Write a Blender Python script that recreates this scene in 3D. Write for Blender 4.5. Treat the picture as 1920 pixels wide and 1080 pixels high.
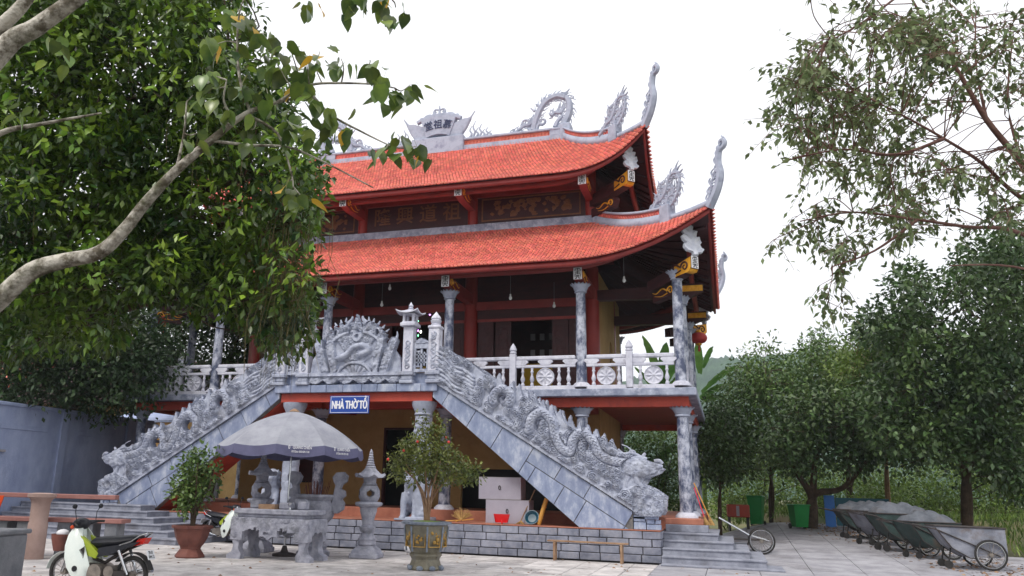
import bpy, bmesh, math, random
import numpy as np
from mathutils import Vector, Matrix
for o in list(bpy.data.objects): bpy.data.objects.remove(o)
S = bpy.context.scene
COL = S.collection
R_ = random.Random(7)
RN = np.random.RandomState(11)
PI = math.pi
# ------------------------------------------------------------------ camera
FPX, CX, CY = 1513.8457, 847.6121, 540.0
PITCH, ROLL, YAW = .2449, .0267, .3266
CAM = np.array([10.7815, -24.9757, 1.7245])
_F = np.array([-math.sin(YAW)*math.cos(PITCH), math.cos(YAW)*math.cos(PITCH), math.sin(PITCH)])
_R = np.array([math.cos(YAW), math.sin(YAW), 0.]); _U = np.cross(_R, _F)
_R, _U = _R*math.cos(ROLL)+_U*math.sin(ROLL), _U*math.cos(ROLL)-_R*math.sin(ROLL)
cd = bpy.data.cameras.new('camera'); cam = bpy.data.objects.new('camera', cd); COL.objects.link(cam)
cd.sensor_width = 36; cd.lens = FPX/1920*36; cd.shift_x = (960-CX)/1920; cd.clip_start = .1; cd.clip_end = 3000
M4 = Matrix.Identity(4)
for i in range(3):
    M4[i][0] = _R[i]; M4[i][1] = _U[i]; M4[i][2] = -_F[i]; M4[i][3] = CAM[i]
cam.matrix_world = M4
S.camera = cam
def ray(u, v): return _F+_R*(u-CX)/FPX-_U*(v-CY)/FPX
def at(u, v, d): return CAM+ray(u, v)*d                # pixel + distance along the view axis
def on_y(u, v, y): d = ray(u, v); return CAM+d*(y-CAM[1])/d[1]
def on_z(u, v, z): d = ray(u, v); return CAM+d*(z-CAM[2])/d[2]
def pix(p):
    d = np.asarray(p, float)-CAM; w = d@_F
    return CX+FPX*(d@_R)/w, CY-FPX*(d@_U)/w, w
# ------------------------------------------------------------------ world, sun, exposure
W = bpy.data.worlds.new('World'); S.world = W; W.use_nodes = True
nt = W.node_tree; bg = nt.nodes['Background']
SUN_EL, SUN_AZ = math.radians(52), math.radians(205)    # azimuth clockwise from +y (sun behind the camera, a little left)
sky = nt.nodes.new('ShaderNodeTexSky'); sky.sky_type = 'NISHITA'; sky.sun_disc = False
sky.sun_elevation = SUN_EL; sky.sun_rotation = SUN_AZ; sky.dust_density = 4.0; sky.air_density = 1.0
mx = nt.nodes.new('ShaderNodeMix'); mx.data_type = 'RGBA'; mx.inputs[0].default_value = .88
mx.inputs[7].default_value = (9.9, 9.9, 10.1, 1)         # even overcast cloud
nt.links.new(sky.outputs[0], mx.inputs[6]); nt.links.new(mx.outputs[2], bg.inputs[0]); bg.inputs[1].default_value = .10
sd = bpy.data.lights.new('sun', 'SUN'); sd.energy = 1.3; sd.angle = math.radians(14); sd.color = (1, .95, .87)
so = bpy.data.objects.new('sun', sd); COL.objects.link(so)
sv = Vector((math.sin(SUN_AZ)*math.cos(SUN_EL), math.cos(SUN_AZ)*math.cos(SUN_EL), math.sin(SUN_EL)))
so.rotation_euler = sv.to_track_quat('Z', 'Y').to_euler(); so.location = (0, -20, 40)
S.view_settings.view_transform = 'Standard'; S.view_settings.look = 'None'
S.view_settings.exposure = .55; S.view_settings.gamma = 1
# ------------------------------------------------------------------ materials
def lin(r, g, b):
    f = lambda c: (c/255/12.92 if c/255 <= .04045 else ((c/255+.055)/1.055)**2.4)
    return (f(r), f(g), f(b), 1)
def mat(name, c1, c2=None, scale=3., rough=.7, bump=.0, bscale=None, detail=6, lo=.35, hi=.65, stretch=None, metal=0., spec=.4, c3=None, s3=1.2, island=0., transl=0., emit=None, coat=0.):
    m = bpy.data.materials.new(name); m.use_nodes = True
    t = m.node_tree; n = t.nodes; l = t.links
    b = n['Principled BSDF']; b.inputs['Roughness'].default_value = rough; b.inputs['Metallic'].default_value = metal
    b.inputs['Specular IOR Level'].default_value = spec; b.inputs['Coat Weight'].default_value = coat
    b.inputs['Base Color'].default_value = c1
    if emit: b.inputs['Emission Color'].default_value = c1; b.inputs['Emission Strength'].default_value = emit
    g = n.new('ShaderNodeNewGeometry'); pos = g.outputs['Position']
    if stretch:
        mp = n.new('ShaderNodeVectorMath'); mp.operation = 'MULTIPLY'; mp.inputs[1].default_value = stretch
        l.new(pos, mp.inputs[0]); pos = mp.outputs[0]
    out = None
    if c2:
        t1 = n.new('ShaderNodeTexNoise'); t1.inputs['Scale'].default_value = scale; t1.inputs['Detail'].default_value = detail; t1.inputs['Roughness'].default_value = .65
        l.new(pos, t1.inputs['Vector'])
        r = n.new('ShaderNodeValToRGB'); r.color_ramp.elements[0].position = lo; r.color_ramp.elements[1].position = hi
        r.color_ramp.elements[0].color = c1; r.color_ramp.elements[1].color = c2
        l.new(t1.outputs[0], r.inputs[0]); out = r.outputs[0]
        if c3:
            t2 = n.new('ShaderNodeTexNoise'); t2.inputs['Scale'].default_value = s3; t2.inputs['Detail'].default_value = 8; t2.inputs['Roughness'].default_value = .7
            l.new(pos, t2.inputs['Vector'])
            r2 = n.new('ShaderNodeValToRGB'); r2.color_ramp.elements[0].position = .52; r2.color_ramp.elements[1].position = .68
            r2.color_ramp.elements[0].color = (0, 0, 0, 1); r2.color_ramp.elements[1].color = (.75, .75, .75, 1)
            l.new(t2.outputs[0], r2.inputs[0])
            mm = n.new('ShaderNodeMix'); mm.data_type = 'RGBA'; mm.inputs[7].default_value = c3
            l.new(r2.outputs[0], mm.inputs[0]); l.new(out, mm.inputs[6]); out = mm.outputs[2]
    if island:
        hs = n.new('ShaderNodeHueSaturation')
        mr = n.new('ShaderNodeMapRange'); mr.inputs[3].default_value = 1-island; mr.inputs[4].default_value = 1+island
        oi = n.new('ShaderNodeObjectInfo'); sm_ = n.new('ShaderNodeMath'); sm_.operation = 'ADD'; f0 = n.new('ShaderNodeMath'); f0.operation = 'FRACT'
        l.new(g.outputs['Random Per Island'], sm_.inputs[0]); l.new(oi.outputs['Random'], sm_.inputs[1]); l.new(sm_.outputs[0], f0.inputs[0])
        l.new(f0.outputs[0], mr.inputs[0]); l.new(mr.outputs[0], hs.inputs['Value'])
        mr2 = n.new('ShaderNodeMapRange'); mr2.inputs[3].default_value = .5-.04*island; mr2.inputs[4].default_value = .5+.03*island
        ml = n.new('ShaderNodeMath'); ml.operation = 'MULTIPLY'; ml.inputs[1].default_value = 7.31
        fr = n.new('ShaderNodeMath'); fr.operation = 'FRACT'
        l.new(f0.outputs[0], ml.inputs[0]); l.new(ml.outputs[0], fr.inputs[0]); l.new(fr.outputs[0], mr2.inputs[0]); l.new(mr2.outputs[0], hs.inputs['Hue'])
        if out: l.new(out, hs.inputs['Color'])
        else: hs.inputs['Color'].default_value = c1
        out = hs.outputs[0]
    if out: l.new(out, b.inputs['Base Color'])
    if bump:
        tb = n.new('ShaderNodeTexNoise'); tb.inputs['Scale'].default_value = bscale or scale*4; tb.inputs['Detail'].default_value = 7
        l.new(pos, tb.inputs['Vector'])
        bm_ = n.new('ShaderNodeBump'); bm_.inputs['Strength'].default_value = bump; bm_.inputs['Distance'].default_value = .02
        l.new(tb.outputs[0], bm_.inputs['Height']); l.new(bm_.outputs[0], b.inputs['Normal'])
    if transl:
        tr = n.new('ShaderNodeBsdfTranslucent'); ad = n.new('ShaderNodeMixShader'); ad.inputs[0].default_value = transl
        if out: l.new(out, tr.inputs[0])
        else: tr.inputs[0].default_value = c1
        o = n['Material Output']; l.new(b.outputs[0], ad.inputs[1]); l.new(tr.outputs[0], ad.inputs[2]); l.new(ad.outputs[0], o.inputs[0])
    return m
MT = {
 'marble': mat('marble', lin(70,78,104), lin(190,194,208), 4.2, .35, .05, lo=.42, hi=.60, stretch=(1,1,.7), c3=lin(96,104,132), s3=11),
 'carved': mat('carved_stone', lin(138,144,164), lin(184,189,204), 5.0, .8, .4, 45, c3=lin(112,112,120), s3=1.6),
 'carved2': mat('ridge_stone', lin(142,148,166), lin(180,186,202), 2.2, .8, .2, 30, c3=lin(112,116,140), s3=2.2),
 'rail': mat('pale_stone', lin(186,187,202), lin(214,215,226), 2.5, .65, .12, 25, c3=lin(150,149,160), s3=3.5),
 'slabstone': mat('stringer_stone', lin(116,127,156), lin(156,165,188), 2.6, .6, .25, 18, c3=lin(188,192,202), s3=2.6, stretch=(1.3,1,.6), island=.07),
 'mortar': mat('mortar', lin(92,91,98), lin(130,124,116), 6, .95, .3),
 'block': mat('plinth_stone', lin(108,112,128), lin(150,152,166), 2.4, .75, .3, 22, c3=lin(150,148,156), s3=5, island=.1),
 'edge': mat('slab_edge_stone', lin(112,120,142), lin(164,170,188), 3.4, .6, .15, 20, c3=lin(196,198,214), s3=5),
 'step': mat('step_stone', lin(118,121,134), lin(154,157,170), 3, .7, .25, 25, c3=lin(104,104,112), s3=1.4),
 'tile': mat('roof_tile', lin(211,106,89), lin(227,127,110), 2.0, .5, .1, 40, c3=lin(180,90,78), s3=.7, island=.22),
 'redpaint': mat('red_paint', lin(128,44,42), lin(146,54,50), 1.5, .5, .06, 15, c3=lin(110,40,42), s3=2.5),
 'redbeam': mat('red_beam', lin(168,62,46), lin(184,74,58), 1.5, .6, .06, 15, c3=lin(140,56,50), s3=2.5),
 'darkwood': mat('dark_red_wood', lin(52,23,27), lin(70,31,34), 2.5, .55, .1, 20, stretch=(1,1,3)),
 'redcol': mat('red_lacquer', lin(124,40,36), lin(140,48,42), 1.2, .35, .03),
 'ochre': mat('ochre_plaster', lin(164,130,80), lin(178,146,96), 1.2, .85, .08, 25, c3=lin(144,112,70), s3=.8),
 'gold': mat('gilding', lin(216,146,34), lin(240,180,60), 8, .45, .2, 30, metal=.25),
 'goldold': mat('dull_gilding', lin(106,66,44), lin(128,84,52), 8, .5, .2, 30, metal=.2),
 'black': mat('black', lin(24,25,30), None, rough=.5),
 'ink': mat('ink_blue', lin(38,46,84), None, rough=.7),
 'white': mat('white_paint', lin(232,232,236), lin(218,218,224), 3, .5),
 'blue': mat('sign_blue', lin(22,62,146), lin(28,70,156), 1.5, .35),
 'leafstone': mat('leaf_stone', lin(186,190,204), lin(216,219,228), 3, .7, .15, 20),
 'terracotta': mat('terracotta_floor', lin(150,92,74), lin(176,116,94), 2, .7, .1, 20, c3=lin(120,84,76), s3=1.2),
 'floor': mat('floor_stone', lin(140,138,142), lin(160,158,162), 2, .6, .1, 20),
 'paver': mat('paver_concrete', lin(168,163,163), lin(210,205,203), 2.2, .85, .5, 30, c3=lin(132,126,124), s3=1.0, island=.14),
 'yard': mat('yard_concrete', lin(140,139,146), lin(170,169,175), 1.6, .9, .5, 30, c3=lin(114,111,114), s3=.7, island=.05),
 'joint': mat('joint_dirt', lin(66,60,58), lin(92,85,80), 3, .95, .3),
 'earth': mat('earth_grass', lin(70,84,44), lin(116,108,70), .8, .95, .5, 10, c3=lin(96,76,56), s3=.4),
 'greywall': mat('grey_render', lin(138,150,182), lin(162,172,200), 1.6, .9, .4, 30, c3=lin(120,130,160), s3=.6, stretch=(1,1,.5)),
 'concrete': mat('grey_concrete', lin(98,102,110), lin(128,130,136), 2.2, .9, .3, 25, c3=lin(80,88,86), s3=1.2),
 'pink': mat('pink_tile', lin(146,100,94), lin(164,116,110), 3, .6, .05),
 'pinkcrete': mat('pink_concrete', lin(152,128,120), lin(170,146,138), 2.5, .85, .2, 25),
 'plastic_red': mat('red_plastic', lin(206,32,36), None, rough=.4),
 'orange': mat('orange_cloth', lin(214,74,30), lin(230,94,44), 4, .8),
 'teal': mat('teal_plastic', lin(22,72,92), None, rough=.35),
 'bamboo': mat('bamboo', lin(186,128,52), lin(206,152,72), 6, .5, .1, stretch=(1,1,.3)),
 'wood': mat('weathered_wood', lin(128,98,76), lin(160,132,106), 5, .8, .3, 30),
 'straw': mat('straw', lin(150,116,66), lin(186,152,96), 12, .9, island=.25),
 'box': mat('white_crate', lin(154,149,163), lin(168,163,176), 1.5, .55, .05),
 'rubber': mat('rubber', lin(36,36,38), lin(52,50,48), 8, .85, .2, 40),
 'chrome': mat('chrome', lin(200,202,206), None, rough=.18, metal=1.),
 'engine': mat('engine_alloy', lin(112,106,100), lin(146,138,130), 9, .5, .2, 40, metal=.55),
 'bikewhite': mat('bike_white', lin(214,224,220), lin(226,234,228), 3, .3, coat=.3),
 'bikegreen': mat('bike_green', lin(146,164,40), lin(164,180,60), 3, .35, coat=.3),
 'bikeseat': mat('vinyl', lin(26,28,36), lin(36,38,46), 5, .45, .05),
 'lens': mat('red_lens', lin(210,40,28), None, rough=.2),
 'canopy': mat('canopy_fabric', lin(144,146,158), lin(166,168,178), 2.2, .8, .06, 40, transl=.12),
 'valance': mat('valance_fabric', lin(92,92,122), lin(106,106,138), 2, .8, .06, 40, transl=.06),
 'oldstone': mat('weathered_stone', lin(136,138,152), lin(172,173,186), 5, .9, .5, 35, c3=lin(108,110,116), s3=3),
 'ceramic': mat('glazed_pot', lin(98,94,80), lin(136,130,112), 6, .45, .25, 25, c3=lin(82,90,94), s3=6),
 'ceramicblue': mat('pot_rim', lin(98,108,124), lin(138,146,158), 6, .35, .1),
 'clay': mat('clay_pot', lin(100,60,54), lin(126,78,68), 3, .75, .15, 25, c3=lin(84,58,56), s3=2),
 'moss': mat('moss', lin(86,112,44), lin(120,140,66), 9, .95, .4),
 'lantern': mat('lantern_paper', lin(196,62,62), lin(210,80,76), 3, .6, transl=.25),
 'bulb': mat('white_bulb', lin(240,240,240), None, rough=.2),
 'cable': mat('cable_grey', lin(150,146,150), None, rough=.6),
 'tarp': mat('tarpaulin', lin(72,76,84), lin(106,110,118), 3, .55, .2, 12, c3=lin(96,92,92), s3=2.2),
 'potgold': mat('pot_gilding', lin(150,116,50), lin(182,146,76), 8, .4, .2, 30),
 'bingreen': mat('bin_green', lin(22,116,52), lin(32,130,62), 2, .4),
 'binrust': mat('bin_red', lin(170,60,40), lin(150,66,50), 4, .6),
 'barrier': mat('barrier_blue', lin(40,108,190), lin(56,122,200), 2, .45),
 'barrierteal': mat('barrier_teal', lin(30,84,104), lin(48,104,118), 2.5, .55),
 'cartgrey': mat('cart_sheet', lin(104,108,120), lin(140,143,154), 3, .6, .2, 20, c3=lin(96,84,78), s3=2.6),
 'cartgreen': mat('cart_green', lin(40,58,56), lin(58,76,74), 3, .7, .2, 20, c3=lin(92,70,60), s3=2.4),
 'iron': mat('dark_iron', lin(44,42,44), lin(66,58,54), 6, .6, .15, 30),
 'bark': mat('pale_bark', lin(98,91,78), lin(190,185,174), 9, .9, .9, 30, c3=lin(84,86,62), s3=5, lo=.42, hi=.58),
 'leaf_shade': mat('shade_leaf', lin(30,50,30), lin(58,80,44), .5, .45, island=.45, transl=.18, spec=.4),
 'barkdark': mat('dark_bark', lin(62,50,42), lin(90,74,60), 5, .95, .6, 20),
 'barkred': mat('red_bark', lin(96,66,60), lin(122,92,84), 6, .9, .5, 20),
 'leaf_ficus': mat('ficus_leaf', lin(34,64,26), lin(112,142,44), 1.1, .36, lo=.38, hi=.68, island=.45, transl=.25, spec=.55),  # colour noise imitates brightly lit leaves against deep darks
 'leaf_big': mat('heart_leaf', lin(66,92,56), lin(118,138,58), 6, .3, island=.5, transl=.34, spec=.6),
 'leaf_yellow': mat('yellow_leaf', lin(206,158,40), lin(190,160,60), 2, .5, transl=.3),
 'leaf_right': mat('grey_leaf', lin(84,102,66), lin(124,138,92), .7, .5, island=.4, transl=.25, spec=.5),
 'leaf_mid': mat('mid_leaf', lin(56,86,44), lin(106,132,66), .5, .45, island=.45, transl=.22, spec=.5),
 'leaf_dark': mat('dark_leaf', lin(42,66,38), lin(84,108,58), .4, .45, island=.45, transl=.18, spec=.5),
 'leaf_tip': mat('ficus_tip_leaf', lin(86,124,40), lin(138,166,58), 1.5, .36, island=.35, transl=.3, spec=.5),
 'leaf_yel': mat('lime_leaf', lin(78,106,46), lin(116,138,64), .6, .5, island=.4, transl=.3),
 'leaf_pot': mat('shrub_leaf', lin(70,86,38), lin(120,126,58), 3, .4, island=.4, transl=.2, spec=.5),
 'banana': mat('banana_leaf', lin(62,98,46), lin(96,134,64), 1.5, .4, island=.2, transl=.35, spec=.5),
 'root': mat('aerial_root', lin(84,78,50), lin(108,98,64), 4, .9, island=.2),
 'petal': mat('pink_petal', lin(214,70,66), None, rough=.6),
 'hill': mat('wooded_hill', lin(38,66,48), lin(64,92,62), .05, 1, .8, .3),
 'plate': mat('number_plate', lin(226,228,232), None, rough=.4),
 'yellowcloth': mat('yellow_cloth', lin(200,160,40), lin(212,172,56), 2, .8),
 'broomred': mat('broom_red', lin(200,50,70), None, rough=.6),
}
# ------------------------------------------------------------------ mesh helpers
def link(o, parent=None):
    COL.objects.link(o)
    if parent: o.parent = parent
    return o
def setm(me, m):
    if isinstance(m, (list, tuple)):
        for k in m: me.materials.append(MT[k])
    else: me.materials.append(MT[m])
class MB:
    """collects shapes; build() links them as one mesh object"""
    def __init__(s): s.v = []; s.f = []; s.mi = []; s.m = 0
    def add(s, vs, fs):
        o = len(s.v); s.v += [tuple(map(float, p)) for p in vs]; s.f += [tuple(i+o for i in f) for f in fs]; s.mi += [s.m]*len(fs); return s
    def box(s, x0, x1, y0, y1, z0, z1, c=0., rz=0., piv=None):
        """chamfered box"""
        if c <= 0:
            vs = [(x, y, z) for x in (x0, x1) for y in (y0, y1) for z in (z0, z1)]
            fs = [(0,1,3,2),(4,6,7,5),(0,4,5,1),(2,3,7,6),(0,2,6,4),(1,5,7,3)]
        else:
            xs, ys, zs = (x0, x1), (y0, y1), (z0, z1); vs = []; ix = {}
            for a in (0, 1):
                for b in (0, 1):
                    for e in (0, 1):
                        sx, sy, sz = (c if a == 0 else -c), (c if b == 0 else -c), (c if e == 0 else -c)
                        ix[a,b,e] = len(vs)
                        vs += [(xs[a], ys[b]+sy, zs[e]+sz), (xs[a]+sx, ys[b], zs[e]+sz), (xs[a]+sx, ys[b]+sy, zs[e])]
            fs = []
            for a in (0, 1):
                q = [ix[a,b,e] for b, e in ((0,0),(1,0),(1,1),(0,1))]; fs.append(tuple(q if a else q[::-1]))
                q = [ix[b,a,e]+1 for b, e in ((0,0),(1,0),(1,1),(0,1))]; fs.append(tuple(q[::-1] if a else q))
                q = [ix[b,e,a]+2 for b, e in ((0,0),(1,0),(1,1),(0,1))]; fs.append(tuple(q if a else q[::-1]))
            for a in (0, 1):
                for b in (0, 1):
                    fs.append((ix[a,b,0], ix[a,b,1], ix[a,b,1]+1, ix[a,b,0]+1))
                    fs.append((ix[a,0,b], ix[a,1,b], ix[a,1,b]+2, ix[a,0,b]+2))
                    fs.append((ix[0,a,b]+1, ix[1,a,b]+1, ix[1,a,b]+2, ix[0,a,b]+2))
            for k in ix.values(): fs.append((k, k+1, k+2))
        if rz:
            px, py = piv if piv else ((x0+x1)/2, (y0+y1)/2); ca, sa = math.cos(rz), math.sin(rz)
            vs = [(px+(x-px)*ca-(y-py)*sa, py+(x-px)*sa+(y-py)*ca, z) for x, y, z in vs]
        return s.add(vs, fs)
    def tube(s, pts, r, n=8, flat=1., up=(0, 0, 1), cap=True, close=False):
        """tapered tube; r scalar or list; flat scales the section across 'up' x tangent"""
        P = [np.array(p, float) for p in pts]; k = len(P)
        rs = [r]*k if np.isscalar(r) else list(r)
        vs = []; upv = np.array(up, float)
        for i in range(k):
            t = P[(i+1) % k if close else min(i+1, k-1)]-P[(i-1) % k if close else max(i-1, 0)]; t = t/(np.linalg.norm(t)+1e-9)
            a = np.cross(upv, t)
            if np.linalg.norm(a) < 1e-3: a = np.cross(np.array([1., .3, 0]), t)
            a /= np.linalg.norm(a); b = np.cross(t, a)
            for j in range(n):
                w = 2*PI*j/n; vs.append(P[i]+rs[i]*(math.cos(w)*a*flat+math.sin(w)*b))
        fs = []
        for i in range(k if close else k-1):
            i2 = (i+1) % k
            for j in range(n): fs.append((i*n+j, i*n+(j+1) % n, i2*n+(j+1) % n, i2*n+j))
        if cap and not close: fs.append(tuple(range(n))[::-1]); fs.append(tuple((k-1)*n+j for j in range(n)))
        return s.add(vs, fs)
    def lathe(s, prof, n=16, c=(0, 0, 0), sq=False, rot=0.):
        """prof [(r,z)]"""
        vs = []; k = len(prof)
        for r, z in prof:
            for j in range(n):
                w = 2*PI*j/n+rot; vs.append((c[0]+r*math.cos(w), c[1]+r*math.sin(w), c[2]+z))
        fs = [(i*n+j, i*n+(j+1) % n, (i+1)*n+(j+1) % n, (i+1)*n+j) for i in range(k-1) for j in range(n)]
        fs.append(tuple(range(n))[::-1]); fs.append(tuple((k-1)*n+j for j in range(n)))
        return s.add(vs, fs)
    def prism(s, poly, y0, y1, plane='xz'):
        """poly (a,b) extruded along the third axis"""
        k = len(poly)
        f = {'xz': lambda a, b, t: (a, t, b), 'xy': lambda a, b, t: (a, b, t), 'yz': lambda a, b, t: (t, a, b)}[plane]
        vs = [f(a, b, y0) for a, b in poly]+[f(a, b, y1) for a, b in poly]
        fs = [tuple(range(k)), tuple(range(k, 2*k))[::-1]]+[(i, i+k, (i+1) % k+k, (i+1) % k) for i in range(k)]
        return s.add(vs, fs)
    def sphere(s, c, r, n=10, m=7, sc=(1, 1, 1)):
        prof = [(max(r*math.sin(PI*i/m), 1e-4), -r*math.cos(PI*i/m)) for i in range(m+1)]
        o = len(s.v); s.lathe(prof, n)
        s.v[o:] = [(c[0]+x*sc[0], c[1]+y*sc[1], c[2]+z*sc[2]) for x, y, z in s.v[o:]]
        return s
    def xf(s, M, start=0):
        s.v[start:] = [tuple(M @ Vector(p)) for p in s.v[start:]]; return s
    def mesh(s, name, m, smooth=False):
        me = bpy.data.meshes.new(name); me.from_pydata(s.v, [], s.f); setm(me, m)
        if isinstance(m, (list, tuple)): me.polygons.foreach_set('material_index', s.mi)
        bm = bmesh.new(); bm.from_mesh(me); bmesh.ops.recalc_face_normals(bm, faces=bm.faces); bm.to_mesh(me); bm.free()
        if smooth:
            me.polygons.foreach_set('use_smooth', [True]*len(me.polygons))
            if hasattr(me, 'set_sharp_from_angle'): me.set_sharp_from_angle(angle=math.radians(smooth if smooth > 1 else 40))
        return me
    def build(s, name, m, parent=None, smooth=False, loc=None, rz=None):
        o = bpy.data.objects.new(name, s.mesh(name, m, smooth))
        if loc is not None: o.location = loc
        if rz is not None: o.rotation_euler = (0, 0, rz)
        return link(o, parent)
def npmesh(name, V, Fq, m, smooth=False):
    """V (n,3), Fq (k,3|4) arrays -> mesh"""
    me = bpy.data.meshes.new(name); V = np.asarray(V, np.float32); Fq = np.asarray(Fq, np.int32)
    me.vertices.add(len(V)); me.vertices.foreach_set('co', V.ravel())
    k = Fq.shape[1]; me.loops.add(Fq.size); me.loops.foreach_set('vertex_index', Fq.ravel())
    me.polygons.add(len(Fq)); me.polygons.foreach_set('loop_start', np.arange(0, Fq.size, k, dtype=np.int32))
    me.polygons.foreach_set('loop_total', np.full(len(Fq), k, np.int32))
    setm(me, m)
    if smooth: me.polygons.foreach_set('use_smooth', np.ones(len(Fq), bool))
    me.update(calc_edges=True); me.validate(); return me
def ob(name, me, parent=None, loc=None, rot=None, sc=None):
    o = bpy.data.objects.new(name, me)
    if loc is not None: o.location = tuple(map(float, loc))
    if rot is not None: o.rotation_euler = rot
    if sc is not None: o.scale = sc if hasattr(sc, '__len__') else (sc, sc, sc)
    return link(o, parent)
def tag(o, label, cat=None, group=None, kind=None):
    if label: o['label'] = label
    if cat: o['category'] = cat
    if group: o['group'] = group
    if kind: o['kind'] = kind
    return o
def thing(name, label, cat, loc=(0, 0, 0), rz=0., group=None):
    e = bpy.data.objects.new(name, None); e.location = tuple(map(float, loc)); e.rotation_euler = (0, 0, rz); e.empty_display_size = .2
    link(e); return tag(e, label, cat, group)
def stuff(o): o['kind'] = 'stuff'; return o
def struct(o): o['kind'] = 'structure'; return o
def copy_tree(o, parent=None):
    c = o.copy(); COL.objects.link(c); c.parent = parent
    for ch in list(o.children): copy_tree(ch, c)
    return c
def textmesh(name, txt, size, m, bold=0., sx=1., ext=.004, align='CENTER'):
    cu = bpy.data.curves.new(name, 'FONT'); cu.body = txt; cu.size = size; cu.align_x = align; cu.align_y = 'CENTER'
    cu.extrude = ext; cu.offset = bold; cu.resolution_u = 3
    o = bpy.data.objects.new(name, cu); COL.objects.link(o)
    dg = bpy.context.evaluated_depsgraph_get(); dg.update()
    me = bpy.data.meshes.new_from_object(o.evaluated_get(dg)); bpy.data.objects.remove(o)
    me.materials.clear(); setm(me, m)
    for v in me.vertices: v.co.x *= sx
    return me
UPR = (PI/2, 0, 0)     # text standing upright facing -y
def mount(o): return o
def grid_relief(name, xs, zs, mask, hgt, thick, m, front=-1):
    """carved slab: cells of the (x,z) grid where mask holds; front face at y=-hgt, back face at y=+thick"""
    nx, nz = len(xs), len(zs); X, Z = np.meshgrid(xs, zs, indexing='ij')
    cell = mask[:-1,:-1] & mask[1:,:-1] & mask[:-1,1:] & mask[1:,1:]
    idx = np.arange(nx*nz).reshape(nx, nz)
    Vf = np.stack([X, front*hgt, Z], -1).reshape(-1, 3); Vb = np.stack([X, -front*np.full_like(X, thick), Z], -1).reshape(-1, 3)
    a, b, c, d = idx[:-1,:-1][cell], idx[1:,:-1][cell], idx[1:,1:][cell], idx[:-1,1:][cell]; N = nx*nz
    F = [np.stack([a, b, c, d], 1), np.stack([d, c, b, a], 1)+N]
    pad = np.pad(cell, 1)
    def wall(sel, p, q):
        p, q = p[sel], q[sel]; F.append(np.stack([p, p+N, q+N, q], 1))
    inn = pad[1:-1,1:-1]
    wall(inn & ~pad[:-2,1:-1], idx[:-1,1:], idx[:-1,:-1]); wall(inn & ~pad[2:,1:-1], idx[1:,:-1], idx[1:,1:])
    wall(inn & ~pad[1:-1,:-2], idx[:-1,:-1], idx[1:,:-1]); wall(inn & ~pad[1:-1,2:], idx[1:,1:], idx[:-1,1:])
    V = np.concatenate([Vf, Vb]); F = np.concatenate(F)
    used = np.unique(F); re = np.zeros(len(V), int); re[used] = np.arange(len(used))
    me = npmesh(name, V[used], re[F], m, True)
    if hasattr(me, 'set_sharp_from_angle'): me.set_sharp_from_angle(angle=math.radians(60))
    return me
def inpoly(X, Z, poly):
    r = np.zeros(X.shape, bool); n = len(poly)
    for i in range(n):
        x1, z1 = poly[i]; x2, z2 = poly[(i+1) % n]
        if z1 == z2: continue
        r ^= ((z1 > Z) != (z2 > Z)) & (X < (x2-x1)*(Z-z1)/(z2-z1)+x1)
    return r
def polydist(X, Z, pts):
    """distance to a polyline and arclength parameter of the foot"""
    D = np.full(X.shape, 1e9); A = np.zeros(X.shape); acc = 0.
    for (x1, z1), (x2, z2) in zip(pts[:-1], pts[1:]):
        L = math.hypot(x2-x1, z2-z1)
        if L < 1e-9: continue
        t = np.clip(((X-x1)*(x2-x1)+(Z-z1)*(z2-z1))/L**2, 0, 1)
        d = np.hypot(X-x1-t*(x2-x1), Z-z1-t*(z2-z1)); k = d < D
        D = np.where(k, d, D); A = np.where(k, acc+t*L, A); acc += L
    return D, A
def smooth_line(pts, n=8):
    P = np.array(pts, float); out = []
    for i in range(len(P)-1):
        p0, p1, p2, p3 = P[max(i-1, 0)], P[i], P[i+1], P[min(i+2, len(P)-1)]
        for k in range(n):
            t = k/n; out.append(.5*((2*p1)+(-p0+p2)*t+(2*p0-5*p1+4*p2-p3)*t*t+(-p0+3*p1-3*p2+p3)*t**3))
    out.append(P[-1]); return out
def curls(X, Z, rng, n, box, r0, r1, inside=None):
    """carved cloud curls: spiral bosses"""
    H = np.zeros(X.shape)
    for _ in range(n):
        cx, cz = rng.uniform(box[0], box[1]), rng.uniform(box[2], box[3])
        if inside is not None and not inside(cx, cz): continue
        r = rng.uniform(r0, r1); sg = 1 if rng.rand() < .5 else -1; ph = rng.uniform(0, 6)
        xa, za = X[:, 0], Z[0, :]; i0, i1 = np.searchsorted(xa, (cx-r, cx+r)); j0, j1 = np.searchsorted(za, (cz-r, cz+r))
        if i1 <= i0 or j1 <= j0: continue
        Xs, Zs = X[i0:i1, j0:j1], Z[i0:i1, j0:j1]; d = np.hypot(Xs-cx, Zs-cz); th = np.arctan2(Zs-cz, Xs-cx)*sg
        w = np.clip(1-(d/r)**2, 0, 1)**.5
        H[i0:i1, j0:j1] = np.maximum(H[i0:i1, j0:j1], w*(.45+.55*np.cos(2*PI*d/(r*.55)-th+ph)**2))
    return H
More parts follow.
